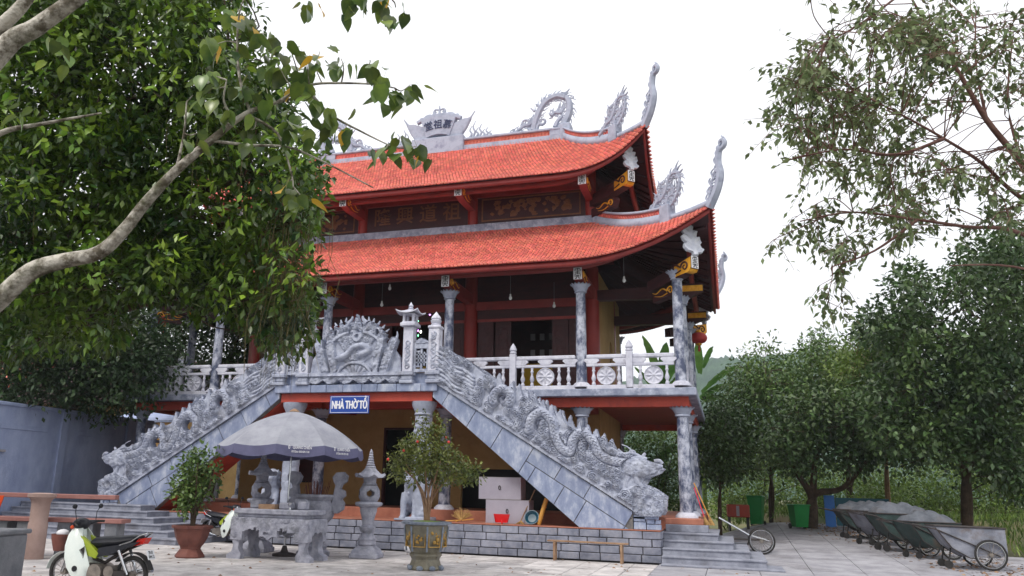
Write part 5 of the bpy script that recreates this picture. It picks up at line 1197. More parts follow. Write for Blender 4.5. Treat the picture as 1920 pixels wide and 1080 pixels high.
# ------------------------------------------------------------------ potted plants
RF = np.random.RandomState(21)
P1 = thing('potted_shrub', 'flowering shrub with twisted stems in an ornate yellow glazed pot', 'potted plant', (4.34, -7.29, 0))
MB().lathe([(.36, 0), (.38, .04), (.34, .12), (.31, .22), (.33, .27), (.36, .30), (.36, .34), (.33, .36), (.36, .42), (.42, .55), (.46, .75), (.48, .92), (.47, .96), (.40, .96), (.36, .86)], 8, rot=.39).build('pot', 'ceramic', P1, 25)
MB().lathe([(.46, .95), (.56, .97), (.57, 1.01), (.53, 1.03), (.42, 1.03), (.42, .97)], 8, rot=.39).build('rim', 'ceramicblue', P1)
for k in range(8):
    a = k*PI/4+.39+PI/8; d = (math.cos(a), math.sin(a)); r = .435*math.cos(PI/8)
    M = frame((d[0]*r, d[1]*r, .68), (-d[1], d[0])); b = MB()
    for x0, x1, z0, z1 in ((-.14, .14, .19, .21), (-.14, .14, -.19, -.17), (-.14, -.125, -.17, .19), (.125, .14, -.17, .19)): b.box(x0, x1, -.03, .02, z0, z1)
    for q in range(9): b.sphere((RF.uniform(-.08, .08), -.02, RF.uniform(-.12, .13)), RF.uniform(.02, .045), 6, 5)
    b.xf(M @ Matrix.Rotation(-.06, 4, 'X')); b.build('gilded_relief', 'potgold', P1)
    b = MB(); b.tube([(.385*math.cos(k*PI/4+.39)*t, .385*math.sin(k*PI/4+.39)*t, z) for t, z in ((1.12, .4), (1.25, .75), (1.27, .93))], .022, 5); b.build('corner_rib', 'ceramicblue', P1)
    b = MB(); b.sphere((.36*math.cos(a), .36*math.sin(a), .05), .08, 6, 5, (1, 1, .7)); b.build('foot', 'ceramicblue', P1)
b = MB(); b.lathe([(.42, .99), (.3, 1.03), (.05, 1.05)], 16); b.build('soil', 'moss', P1, 40)
b = MB(); tips = []
for k in range(9):
    a = k*.7; q = [(.04*math.cos(a), .04*math.sin(a), 1.0)]; r = .25+.55*R_.random(); h = 2.0+.5*R_.random()
    q += [(.09*math.cos(a+.5), .07*math.sin(a+.5), 1.45), (r*.45*math.cos(a), r*.45*math.sin(a), 1.85), (r*math.cos(a), r*math.sin(a), h)]
    b.tube(smooth_line(q, 4), [.035-.002*i for i in range(13)], 6); tips.append(q[-1])
b.build('stems', 'wood', P1, 50)
cl = []
while len(cl) < 150:
    p = RF.uniform(-1, 1, 3)
    if np.linalg.norm(p) < 1 and np.linalg.norm(p) > .35:
        x = p[0]*1.0; z = 2.45+p[2]*.55-abs(x)*.28; cl.append((x, p[1]*.75, z))
for k in range(14): cl.append((RF.uniform(-.25, .3), RF.uniform(-.2, .2), RF.uniform(2.8, 3.35)))
for k in range(12): cl.append((RF.uniform(.8, 1.15), RF.uniform(-.2, .2), RF.uniform(2.0, 2.25)))
V, F = crown(cl, 24, .20, .10, .026, RF, .1); stuff(ob('foliage', npmesh('foliage', V, F, 'leaf_pot'), P1))
for p in ((-.75, -.6, 2.35), (.62, -.45, 2.75), (-.1, -.5, 2.75), (.3, .3, 2.9), (-.4, -.55, 2.55)): MB().sphere(p, .032, 7, 5).build('blossom', 'petal', P1)
P2 = thing('potted_shrub', 'dense round leafed shrub in a plain red clay pot by the steps', 'potted plant', (-1.5, -7.71, 0))
MB().lathe([(.34, 0), (.36, .03), (.30, .12), (.24, .2), (.26, .26), (.3, .3), (.38, .45), (.43, .62), (.44, .66), (.49, .67), (.5, .73), (.44, .74), (.4, .62)], 8, rot=.39).build('pot', 'clay', P2, 25)
MB().lathe([(.42, .66), (.05, .7)], 12).build('soil', 'earth', P2)
b = MB()
for k in range(6): a = k*1.05; b.tube(smooth_line([(.03*math.cos(a), .03*math.sin(a), .68), (.08*math.cos(a+.4), .08*math.sin(a+.4), 1.1), (.35*math.cos(a), .3*math.sin(a), 1.6), (.42*math.cos(a), .4*math.sin(a), 2.2)], 4), [.03-.0017*i for i in range(13)], 6)
b.build('stems', 'barkdark', P2, 50)
cl = []
while len(cl) < 150:
    p = RF.uniform(-1, 1, 3)
    if np.linalg.norm(p) < 1 and math.sin(p[0]*5+p[2]*6) > -.45: cl.append((p[0]*.54+.1*p[2], p[1]*.5, 1.78+p[2]*.8))
V, F = crown(cl, 13, .19, .12, .036, RF, .1); stuff(ob('foliage', npmesh('foliage', V, F, 'leaf_mid'), P2))
# ------------------------------------------------------------------ motorbikes
def wheel(r, tw):
    b = MB(); b.tube([(r*math.cos(a), 0, r*math.sin(a)) for a in np.linspace(0, 2*PI, 28, endpoint=False)], tw, 8, close=True, up=(0, 1, 0)); ty = b.mesh('tyre', 'rubber', 60)
    b = MB(); b.tube([((r-tw)*math.cos(a), 0, (r-tw)*math.sin(a)) for a in np.linspace(0, 2*PI, 28, endpoint=False)], .016, 6, close=True, up=(0, 1, 0)); rim = b.mesh('rim', 'chrome', 60)
    b = MB(); b.tube([(0, -.06, 0), (0, .06, 0)], .05, 10)
    for k in range(18): a = 2*PI*k/18; b.tube([(.04*math.cos(a), .03*(-1)**k, .04*math.sin(a)), ((r-tw)*math.cos(a+.2), 0, (r-tw)*math.sin(a+.2))], .004, 4)
    return ty, rim, b.mesh('hub_and_spokes', 'engine')
WH = wheel(.25, .038)
def add_wheel(t, x, z=.288):
    w = ob('wheel', WH[0], t, (x, 0, z)); ob('rim', WH[1], w); ob('hub_and_spokes', WH[2], w); return w
def slabp(poly, y0, y1, name, m, t, sm=False): return MB().prism(poly, y0, y1).build(name, m, t, sm)
def bike(label, loc, rz, body, side, basket, plate_rows):
    t = thing('motorbike', label, 'motorbike', loc, rz)
    add_wheel(t, .61); add_wheel(t, -.60)
    b = MB()
    for s in (-1, 1): b.tube([(.62, s*.075, .29), (.52, s*.075, .62), (.44, s*.06, .85)], .022, 7)
    b.build('fork', 'chrome', t, 50)
    q = [(.61+.32*math.cos(a), .288+.32*math.sin(a)) for a in np.linspace(.1, 2.7, 12)]; b = MB()
    b.prism(q+[(x*.985+.009, z*.97+.008) for x, z in q[::-1]], -.06, .06); b.build('front_fender', body, t, 50)
    # leg shields: curved sheets either side of the frame
    for s in (-1, 1):
        V = []; out = [(.50,1.0,.06),(.52,.86,.16),(.52,.70,.21),(.49,.52,.23),(.42,.36,.23),(.32,.22,.21),(.20,.16,.18)]; inn = [(.35,1.0,.05),(.29,.88,.13),(.21,.74,.17),(.12,.58,.19),(.05,.42,.19),(.06,.28,.18),(.12,.18,.16)]
        for o_, i_ in zip(out, inn):
            for k in range(5): f_ = k/4; V.append((o_[0]+(i_[0]-o_[0])*f_, s*(o_[2]+(i_[2]-o_[2])*f_+.03*math.sin(PI*f_)), o_[1]+(i_[1]-o_[1])*f_))
        N = len(V); V += [(x-.0, y-s*.012, z) for x, y, z in V]
        F = [(r*5+k, r*5+k+1, (r+1)*5+k+1, (r+1)*5+k) for r in range(6) for k in range(4)]; F += [tuple(i+N for i in f[::-1]) for f in F]
        rim_ = [(r*5, (r+1)*5) for r in range(6)]+[(r*5+4, (r+1)*5+4) for r in range(6)]+[(k, k+1) for k in range(4)]+[(30+k, 31+k) for k in range(4)]
        F += [(a, c, c+N, a+N) for a, c in rim_]
        b = MB(); b.add(V, F); sh = b.build('leg_shield', body, t, 50)
        b = MB()
        for k in range(6): b.box(.16+k*.018, .165+k*.018+.004, s*.208-.006, s*.208+.006, .52-k*.012, .70-k*.012)
        b.build('air_vent', 'iron', sh); b = MB(); b.tube([(.27, s*.228, .36), (.27, s*.252, .36)], .045, 12); b.build('vent_hole', 'black', sh)
    slabp([(.50,1.0),(.40,.6),(.30,.5),(.36,.98)], -.06, .06, 'front_column', body, t)
    # handlebar cowl, lamp, bars
    b = MB(); b.sphere((.42, 0, 1.03), .13, 12, 8, (1.0, 1.2, .75)); b.tube([(.4, -.12, 1.04), (.32, -.3, 1.07)], [.05, .02], 8); b.tube([(.4, .12, 1.04), (.32, .3, 1.07)], [.05, .02], 8); b.build('handlebar_cowl', 'bikeseat', t, 60)
    MB().sphere((.51, 0, 1.02), .085, 12, 8, (.6, 1.1, .8)).build('headlight', 'chrome', t, 60)
    for s in (-1, 1):
        b = MB(); b.tube([(.32, s*.26, 1.07), (.26, s*.36, 1.07)], .02, 8); b.build('grip', 'rubber', t)
        b = MB(); b.tube([(.34, s*.24, 1.07), (.36, s*.27, 1.22), (.34, s*.3, 1.28)], .007, 5); b.sphere((.34, s*.33, 1.31), .06, 10, 6, (.35, 1, .65)); b.build('mirror', 'bikeseat', t, 50)
        MB().sphere((.49, s*.13, .98), .03, 8, 6).build('indicator', 'orange', t)
    # seat, side covers, tail
    b = MB(); n = 14
    V = []; secs = [(.22,.68,.10,.05),(.10,.75,.13,.085),(-.1,.765,.15,.10),(-.35,.78,.16,.10),(-.58,.82,.14,.08),(-.72,.85,.08,.04)]
    for x, z, w, h in secs:
        for k in range(10): a = 2*PI*k/10; V.append((x, w*math.cos(a)*(1 if math.sin(a) > -.2 else .9), z+h*math.sin(a)))
    F = [(r*10+k, r*10+(k+1) % 10, (r+1)*10+(k+1) % 10, (r+1)*10+k) for r in range(5) for k in range(10)]+[tuple(range(10)), tuple(range(50, 60))]
    b.add(V, F); b.build('seat', 'bikeseat', t, 60)
    for s in (-1, 1):
        MB().prism([(.30,.86),(.24,.70),(.14,.56),(-.02,.52),(-.06,.60),(.06,.70),(.16,.78)], s*.09, s*.155).build('side_cover', side, t)
        MB().prism([(-.02,.54),(-.25,.58),(-.62,.72),(-.76,.80),(-.5,.76),(-.05,.68)], s*.10, s*.15).build('tail_cover', 'bikeseat', t)
    b = MB()
    for s in (-1, 1): b.tube([(-.42, s*.15, .74), (-.62, s*.15, .80), (-.76, s*.13, .90), (-.84, s*.08, .93)], .014, 7)
    b.tube([(-.84, -.08, .93), (-.84, .08, .93)], .014, 7); b.build('grab_rail', 'chrome', t, 50)
    MB().prism([(-.60,.72),(-.78,.76),(-.84,.86),(-.70,.84)], -.08, .08).build('tail_light', 'lens', t)
    q = [(-.60+.34*math.cos(a), .288+.34*math.sin(a)) for a in np.linspace(.6, 2.9, 12)]; MB().prism(q+[(-.60+.325*math.cos(a), .288+.325*math.sin(a)) for a in np.linspace(2.9, .6, 12)], -.07, .07).build('rear_fender', 'rubber', t, 50)
    pl = MB(); pl.box(-.005, .005, -.1, .1, -.075, .075, .003); pl = pl.build('number_plate', 'plate', t); pl.location = (-.90, 0, .60); pl.rotation_euler = (0, .38, 0)
    for k, tx in enumerate(plate_rows):
        o = ob('plate_lettering', textmesh('plate_lettering', tx, .07, 'black', .001, .8, .0008), pl, (-.0075, 0, .033-.066*k), (PI/2, 0, -PI/2))
    # engine, exhaust, frame, pegs, stand
    b = MB(); b.tube([(.28, 0, .34), (.05, 0, .33)], [.075, .09], 10); b.sphere((-.04, 0, .32), .13, 12, 8, (1.15, .95, .9)); b.tube([(-.04, -.19, .31), (-.04, .19, .31)], .13, 14); b.tube([(-.28, -.12, .33), (-.28, .16, .33)], .09, 12); b.box(.08, .24, -.09, .09, .28, .42, .02)
    for k in range(6): b.box(.10+k*.025, .11+k*.025, -.1, .1, .26, .43)
    b.build('engine', 'engine', t, 40)
    b = MB(); b.tube([(.2, -.12, .28), (.0, -.17, .2), (-.3, -.17, .24), (-.5, -.17, .3), (-.85, -.17, .36)], [.02, .02, .03, .045, .042], 9); b.build('exhaust', 'chrome', t, 50)
    b = MB(); b.tube([(.38, 0, .82), (.1, 0, .5), (-.1, 0, .45), (-.35, 0, .6), (-.6, 0, .74)], .03, 7); b.tube([(-.1, 0, .36), (-.6, .1, .288)], .022, 6); b.tube([(-.1, 0, .36), (-.6, -.1, .288)], .022, 6); b.build('frame', 'iron', t, 50)
    b = MB(); b.box(-.58, .02, .13, .15, .26, .36, .02); b.build('chain_case', 'iron', t)
    for s in (-1, 1):
        b = MB(); b.tube([(-.6, s*.12, .3), (-.42, s*.15, .66)], .025, 8); b.build('shock_absorber', 'chrome', t); b = MB(); b.tube([(.02, s*.1, .22), (.02, s*.28, .22)], .015, 6); b.build('foot_peg', 'rubber', t)
    b = MB(); b.tube([(.0, .12, .22), (-.06, .28, .01)], .012, 6); b.build('side_stand', 'iron', t)
    if basket:
        b = MB(); b.lathe([(.12, .60), (.17, .78), (.18, .86), (.165, .86), (.155, .78), (.1, .62)], 14, (.74, 0, 0)); b.build('basket', 'clay', t, 40)
        b = MB(); b.sphere((.70, .06, .88), .1, 10, 7, (1, 1, .6)); b.sphere((.79, -.05, .87), .1, 10, 7, (1, 1, .55)); b.build('bag', 'white', t, 60)
    return t
hd = math.atan2(-.10, -1)
bike('white motorbike with lime green side panel and front basket parked before the altar', on_z(180, 1110, 0), hd, 'bikewhite', 'bikegreen', True, ('29-S1', '044.12'))
bike('dusty green and white motorbike parked behind the red clay pot', (-3.75, -2.98, 0), math.radians(-12), 'bikewhite', 'bikegreen', False, ())
# ------------------------------------------------------------------ things stacked under the right flight
def crate(label, x0, x1, z0, z1):
    t = thing('storage_box', label, 'box', ((x0+x1)/2, -1.42, z0), 0); w, h = x1-x0, z1-z0
    MB().box(-w/2, w/2, -.3, .3, 0, h, .008).build('case', 'box', t)
    b = MB(); b.tube([(.0+.03*math.cos(a), -.315, h*.52+.055*math.sin(a)) for a in np.linspace(0, 2*PI, 16, endpoint=False)], .01, 6, close=True, up=(0, 1, 0)); b.build('pull_ring', 'iron', t)
    b = MB()
    for z in (.0, h-.012): b.box(-w/2-.004, w/2+.004, -.304, -.298, z, z+.012)
    b.build('trim', 'cable', t)
crate('pale grey storage box lying on top of another box under the stairs', 3.89, 5.15, 1.495, 2.12); crate('pale grey storage box at the bottom of the stack under the stairs', 4.11, 5.39, .834, 1.488)
t = thing('dustpan', 'bright red plastic dustpan propped against the pale boxes', 'dustpan', (4.65, -1.92, .834))
b = MB(); b.add([(-.24, -.02, .26), (.24, -.02, .26), (.17, .02, .03), (-.17, .02, .03), (-.24, -.05, .27), (.24, -.05, .27), (.17, -.09, .03), (-.17, -.09, .03)], [(0,1,2,3), (0,3,7,4), (1,5,6,2), (3,2,6,7)]); b.build('pan', 'plastic_red', t); b = MB(); b.tube([(.02, -.06, .1), (.06, -.22, .01)], .02, 6); b.build('handle', 'plastic_red', t)
t = thing('bamboo_pole', 'thick yellow bamboo pole leaning under the stair flight', 'pole', (5.70, -1.85, .834)); b = MB(); b.tube([(0, 0, .01), (.10, .0, .35), (.22, .02, .72)], .062, 10)
for z, x in ((.2, .055), (.5, .15)): b.tube([(x-.004, .01, z-.01), (x+.004, .01, z+.01)], .07, 10)
b.build('culm', 'bamboo', t, 50)
t = thing('broom', 'thin wooden broom handle leaning beside the boxes under the stairs', 'broom', (5.16, -1.86, .834)); b = MB(); b.tube([(0, 0, .04), (.36, .3, .95)], .017, 7); b.build('handle', 'wood', t); b = MB()
for k in range(30): a = R_.uniform(-.15, .15); b.tube([(.03, 0, .1), (a, R_.uniform(-.08, .08), .0)], .006, 4)
stuff(b.build('bristles', 'straw', t))
t = thing('plastic_basin', 'dark teal plastic basin tipped up beside the bamboo pole', 'basin', (5.50, -1.78, .834)); b = MB(); b.lathe([(.08, 0), (.14, .02), (.2, .1), (.21, .11), (.19, .11), (.12, .035), (.02, .03)], 18); b.xf(Matrix.Translation((0, 0, .16)) @ Matrix.Rotation(1.15, 4, 'X')); b.build('bowl', 'teal', t, 40)
t = thing('straw_broom', 'bundle of straw brooms lying on the terracotta ledge', 'broom', (3.45, -2.02, .834)); b = MB()
for k in range(90): a = R_.uniform(-1.2, 1.2); b.tube([(0, .05, .06), (R_.uniform(-.05, .05)+.32*math.sin(a), .1+R_.uniform(0, .12), .08+.34*math.cos(a)*R_.uniform(.5, 1))], .006, 4)
stuff(b.build('bristles', 'straw', t)); b = MB(); b.tube([(0, 0, .05), (-.4, -.15, .02)], .02, 6); b.tube([(.05, 0, .05), (.42, -.1, .1)], .018, 6); b.tube([(0, 0, .06), (-.08, -.2, .02)], .018, 6); b.build('handles', 'bamboo', t)
# wooden bench in front of the plinth
t = thing('wooden_bench', 'narrow weathered wooden bench standing before the stone plinth', 'bench', (7.23, -2.95, 0), -.02)
for y in (-.09, .03): MB().box(-1.05, 1.05, y, y+.1, .47, .51, .008).build('seat_plank', 'wood', t)
for x in (-.86, .88):
    for y in (-.08, .1): MB().box(x-.03, x+.03, y-.03, y+.03, 0, .47, .006).build('leg', 'wood', t)
    MB().box(x-.02, x+.02, -.05, .07, .3, .34).build('brace', 'wood', t)
# plastic bags left by the lantern
t = thing('rubbish_bag', 'crumpled white plastic bag on the ground beside the pagoda lantern', 'bag', (2.55, -3.0, 0)); b = MB()
for k in range(5): b.sphere((R_.uniform(-.3, .3), R_.uniform(-.1, .1), .12), .16, 9, 7, (1.2, .9, .8))
o = b.build('bag', 'white', t); md = o.modifiers.new('fuse', 'REMESH'); md.mode = 'VOXEL'; md.voxel_size = .03
# brooms leaning on the corner column
for dx, lab, mm in ((0, 'red handled broom leaning on the corner column', 'broomred'), (.13, 'yellow handled broom leaning on the corner column', 'bamboo')):
    t = thing('broom', lab, 'broom', (10.12+dx, -.72, .965 if dx == 0 else .965)); b = MB(); b.tube([(.0, 0, .2), (-.25-dx, .3, 1.0+dx)], .016, 7); b.build('handle', mm, t); b = MB()
    for k in range(50): a = R_.uniform(-1, 1); b.tube([(.0, 0, .25), (.05+.09*a, -.05+R_.uniform(-.05, .05), .0)], .006, 4)
    stuff(b.build('bristles', 'straw', t))
g_ = []
for _ in range(260):
    x, y = RF.uniform(-6, 12), RF.uniform(-15, -2.6)
    if not (-.8 < x < 1.6 and -7.6 < y < -6.2): g_.append((x, y, .006))
V, F = leaves(np.array(g_), RF.normal(size=(len(g_), 3))*np.array([1, 1, .08]), .09, .026, RF); g = ob('fallen_leaves', npmesh('fallen_leaves', V, F, 'wood')); tag(g, 'dry leaves scattered over the paved court', 'fallen leaves', None, 'stuff')
# ------------------------------------------------------------------ right-hand yard
p = on_g(1430, 1040)
HC = thing('hand_cart', 'rusty two wheeled hand cart frame tipped beside the corner steps', 'cart', (p[0], p[1], p[2]), 0)
WB = wheel(.34, .03)
for y in (0., .62):
    w = ob('wheel', WB[0], HC, (-.0-.0*y, y, .37)); ob('rim', WB[1], w); ob('hub_and_spokes', WB[2], w)
b = MB(); b.tube([(0, -.05, .37), (0, .67, .37)], .03, 8); b.build('axle', 'iron', HC)
for y in (.08, .54): b = MB(); b.tube([(.2, y, .38), (-.3, y, .5), (-1.15, y, .98)], .022, 7); b.build('shaft', 'chrome', HC)
b = MB(); b.box(-.75, .2, .1, .52, .37, .41); b.tube([(-.3, .1, .4), (-.5, .1, .05)], .02, 6); b.tube([(-.3, .5, .4), (-.5, .5, .05)], .02, 6); b.build('bed', 'iron', HC)
def bin_(label, u, v, h, m, rz):
    p = on_g(u, v); t = thing('wheelie_bin', label, 'bin', p, rz, 'rubbish bins at the yard edge'); b = MB()
    b.add([(-.22, -.24, .08), (.22, -.24, .08), (.22, .24, .08), (-.22, .24, .08), (-.29, -.34, h), (.29, -.34, h), (.29, .34, h), (-.29, .34, h)], [(0,3,2,1), (0,1,5,4), (1,2,6,5), (2,3,7,6), (3,0,4,7), (4,5,6,7)]); b.build('body', m, t)
    b = MB(); b.box(-.32, .32, -.38, .36, h, h+.06, .02); b.box(-.25, .25, .36, .46, h-.03, h+.03, .01); b.build('lid', m, t)
    for s in (-1, 1): b = MB(); b.tube([(s*.24, .24, .1), (s*.30, .24, .1)], .1, 12); b.build('wheel', 'rubber', t)
bin_('bright green wheelie bin standing against the blue barrier', 1500, 992, .85, 'bingreen', .3); bin_('dark green wheelie bin between the thin tree and the red bin', 1420, 986, 1.15, 'bingreen', -.2)
p = on_g(1386, 996); t = thing('rubbish_bin', 'faded red and orange bin beside the dark green wheelie bin', 'bin', p, .1); MB().box(-.42, .42, -.3, .3, .55, 1.05, .03).build('body', 'binrust', t); b = MB()
for x in (-.36, .36): b.box(x-.03, x+.03, -.25, .25, 0, .55)
b.build('stand', 'iron', t); MB().box(-.1, .02, -.306, -.3, .6, 1.0).build('label_strip', 'cable', t)
p = on_g(1552, 988); BR = thing('site_barrier', 'blue and teal panel barrier standing round the dark tree trunk', 'barrier', p, .1)
MB().box(-.06, .32, -.03, .03, 0, 1.2, .01).build('post_panel', 'barrier', BR); MB().box(-.55, -.40, .3, .36, 0, 1.25, .01).build('post_panel', 'barrier', BR)
for z0, z1 in ((.78, 1.12), (.42, .75), (.06, .39)): MB().box(.36, 2.3, .0, .05, z0, z1, .01).build('panel_board', 'barrierteal', BR)
def garbage_cart(label, u, v, rz, body, load, sc=1.):
    p = on_g(u, v); t = thing('garbage_cart', label, 'garbage cart', p, rz, 'garbage push carts along the yard edge'); t.scale = (sc, sc, sc)
    pr = [(-.75, 1.02), (.80, 1.0), (.80, .42), (.62, .30), (-.1, .30), (-.45, .55)]
    MB().prism(pr, -.42, .42).build('hopper', body, t)
    b = MB(); b.tube([(-.76, -.43, 1.03), (.81, -.43, 1.01), (.81, .43, 1.01), (-.76, .43, 1.03)], .022, 6, close=True); b.build('rim_pipe', 'iron', t)
    b = MB()
    for s in (-1, 1): b.tube([(-1.25, s*.40, 1.05), (-.75, s*.44, .95), (.45, s*.46, .42), (.62, s*.46, .34)], .018, 6); b.tube([(-.75, s*.44, .98), (-.42, s*.44, .5), (-.05, s*.44, .28), (.3, s*.44, .26)], .016, 6)
    b.tube([(-1.25, -.40, 1.05), (-1.25, .40, 1.05)], .02, 6); b.build('push_bar', 'iron', t)
    for s in (-1, 1): w = ob('wheel', WB[0], t, (.40, s*.5, .37)); ob('rim', WB[1], w); ob('hub_and_spokes', WB[2], w)
    for s in (-1, 1): b = MB(); b.tube([(-.5, s*.3-.02, .1), (-.5, s*.3+.02, .1)], .1, 10); b.tube([(-.5, s*.3, .1), (-.42, s*.3, .5)], .02, 6); b.build('castor', 'rubber', t)
    if load:
        n, m = 12, 8; V = []
        for i in range(n+1):
            for j in range(m+1):
                x, y = -.72+1.48*i/n, -.40+.80*j/m; V.append((x, y*1.08, 1.0+(.34+.05*math.sin(i*1.9))*math.sin(PI*i/n)**.45*math.sin(PI*j/m)**.6+R_.uniform(-.012, .012)))
        F = [(i*(m+1)+j, (i+1)*(m+1)+j, (i+1)*(m+1)+j+1, i*(m+1)+j+1) for i in range(n) for j in range(m)]
        ob('tarpaulin', npmesh('tarpaulin', V, F, 'tarp', True), t)
garbage_cart('open grey sheet metal garbage cart at the front end of the cart row', 1815, 1066, .05, 'cartgrey', False)
garbage_cart('garbage cart with a bulging pale tarpaulin next to the open cart', 1742, 1047, .42, 'cartgreen', True, .95)
garbage_cart('garbage cart with grey tarpaulin beside the bulging pale one', 1690, 1034, .22, 'cartgreen', True, 1.05)
garbage_cart('grey bodied garbage cart with tarpaulin second from the barrier', 1650, 1022, .5, 'cartgrey', True)
garbage_cart('tarpaulin covered garbage cart next to the teal barrier boards', 1612, 1010, .12, 'cartgreen', True, .92)
# ------------------------------------------------------------------ left side: walls, bench, planter, house
GW = thing('boundary_wall', 'tall grey rendered boundary wall behind the left steps', 'wall', (-11.8, -4, 0))
MB().box(-.12, .12, -22, 7.2, 0, 4.05).build('wall', 'greywall', GW); MB().box(-.2, .2, -22, 7.2, 4.05, 4.17, .02).build('coping', 'greywall', GW)
for y in (-18, -14.6, -11.2, -7.8, -4.4, -1.0, 2.4, 5.8): MB().box(.12, .2, y-.16, y+.16, 0, 4.05, .01).build('pilaster', 'greywall', GW)
for k in range(6): b = MB(); y = -6.1+k*1.7*2; b.box(.12, .15, y-1.0, y+1.0, 3.3, 3.42, .01); b.build('relief_course', 'greywall', GW)
b = MB(); q = np.array([on_y(112, 828, -4.6), on_y(145, 828, -4.6)]); b.box(.121, .2, -1.6, .0, 2.55, 2.62); b.box(.121, .15, -1.6, -1.55, 1.2, 2.55); b.build('pipe', 'cable', GW)
LW = thing('low_wall', 'low terrace wall with pink coping and round concrete post', 'low wall', (-4.2, -9.8, 0), .0)
M_ = np.array(on_z(62, 1048, 0)); 
MB().lathe([(.21, 0), (.205, .75), (.19, .8), (.2, 1.2), (.23, 1.28), (.30, 1.33), (.30, 1.40), (.16, 1.42)], 18, (M_[0]+4.2, M_[1]+9.8, 0)).build('post', 'pinkcrete', LW, 40)
ang = YAW
def along(b, s0, s1, w0, w1, z0, z1, c=.01):
    k = len(b.v); b.box(s0, s1, w0, w1, z0, z1, c); M = Matrix.Translation((M_[0]+4.2, M_[1]+9.8, 0)) @ Matrix.Rotation(ang, 4, 'Z'); b.xf(M, k); return b
along(MB(), -8, 1.5, .37, .62, 1.30, 1.40).build('coping_rail', 'pink', LW)
along(MB(), -4.5, 1.75, .28, .85, .78, .87).build('bench_top', 'pink', LW)
for s in (-2.4, -1.7, -1.0, -.5, .42, .95, 1.5): along(MB(), s-.14, s+.14, .33, .8, 0, .78).build('support', 'concrete', LW)
PB = thing('concrete_planter', 'mossy grey concrete planter block at the court edge', 'planter', on_z(-25, 1090, 0), .2)
b = MB(); b.box(-.55, .38, -.4, .4, 0, .78, .03); b.box(-.6, .42, -.44, .44, .78, .86, .02); b.build('block', 'concrete', PB)
OC = thing('orange_cloth', 'orange cloth hanging at the low pink wall', 'cloth', at(-8, 990, 15.4)); V = []
for i in range(7):
    for j in range(9): V.append((-.25+.05*i+.02*math.sin(j), .05*math.sin(i*1.9)+.02*j*.3, .0+.075*j))
F = [(i*9+j, (i+1)*9+j, (i+1)*9+j+1, i*9+j+1) for i in range(6) for j in range(8)]; N = len(V); V += [(x, y+.015, z) for x, y, z in V]; F += [tuple(q+N for q in f[::-1]) for f in F]
ob('cloth', npmesh('cloth', V, F, 'orange', True), OC)
HS = thing('ochre_house', 'ochre walled house with dark tiled roof behind the boundary wall', 'house', (-24, 13, 0))
wall_x('wall', 0, .25, -8, 9, 0, 6.2, [(-5, -3.8, 3.4, 5), (-.2, 2.0, 2.6, 5.2), (4.5, 5.7, 3.4, 5)], 'ochre', HS)
MB().box(-8, 9, .25, 7, 0, 6.2).build('back_block', 'ochre', HS); MB().box(-.1, 1.9, .14, .2, 2.6, 5.1).build('door', 'darkwood', HS)
b = MB(); b.prism([(-1.2, 5.9), (3.6, 8.6), (8.2, 5.9), (8.2, 6.2), (3.6, 8.95), (-1.2, 6.2)], -6.4, 10, 'yz'); b.build('roof', 'darkwood', HS)
b = MB(); b.prism([(-1.6, 6.1), (3.6, 8.9), (8.2, 6.1), (8.2, 6.4), (3.6, 9.25), (-1.6, 6.4)], -12, -6.42, 'yz'); b.build('porch_roof', 'tile', HS)
SHD = thing('shed_roof', 'grey sheet roofed shed beyond the left dragon stair', 'shed', (-14.5, 8.5, 0)); b = MB(); b.add([(-3, -2, 4.4), (4, -2, 4.4), (4, 2, 5.4), (-3, 2, 5.4), (-3, -2, 4.5), (4, -2, 4.5), (4, 2, 5.5), (-3, 2, 5.5)], [(0,3,2,1),(4,5,6,7),(0,1,5,4),(1,2,6,5),(2,3,7,6),(3,0,4,7)]); b.build('roof_sheet', 'greywall', SHD)
b = MB()
for x in (-2.8, 3.8):
    for y in (-1.8, 1.8): b.box(x-.08, x+.08, y-.08, y+.08, 0, 4.45 if y < 0 else 5.3)
b.build('posts', 'concrete', SHD)
# ------------------------------------------------------------------ trees
RT = np.random.RandomState(33)
def crown_px(poly, d0, d1, n, keep=None):
    """clump centres inside an outline seen from the court, spread over the crown's depth"""
    us, vs = [p[0] for p in poly], [p[1] for p in poly]; out = []
    while len(out) < n:
        u, v = RT.uniform(min(us), max(us), 400), RT.uniform(min(vs), max(vs), 400)
        ok = inpoly(u, v, poly)
        if keep is not None: ok &= RT.rand(400) < keep(u, v)
        for a, b_ in zip(u[ok], v[ok]):
            if len(out) < n: out.append(at(a, b_, RT.uniform(d0, d1)))
    return np.array(out)
def limb(b, pts, r0, r1, n=7, sub=5):
    q = smooth_line(pts, sub); k = len(q); b.tube(q, [r0+(r1-r0)*(i/(k-1))**.8 for i in range(k)], n)
    return q
def twigs(b, hubs, ends, r=.012, sag=.1):
    H_ = np.array(hubs)
    for e in ends:
        h = H_[np.argmin(np.linalg.norm(H_-e, axis=1))]; m = (h+e)/2+RT.normal(size=3)*.12*np.linalg.norm(h-e)-np.array([0, 0, sag*.3]); b.tube(smooth_line([h, m, e], 3), [r*1.6, r*1.5, r*1.3, r*1.1, r, r*.8, r*.6], 4)
def blobs(n, x0, x1, y0, y1, r0, r1, floor=.12):
    B = [(RT.uniform(x0, x1), RT.uniform(y0, y1), RT.uniform(r0, r1)) for _ in range(n)]
    def k(u, v):
        g = np.full_like(u, floor)
        for x, y, r in B: g = np.maximum(g, np.exp(-((u-x)**2+(v-y)**2)/r**2))
        return g
    return k
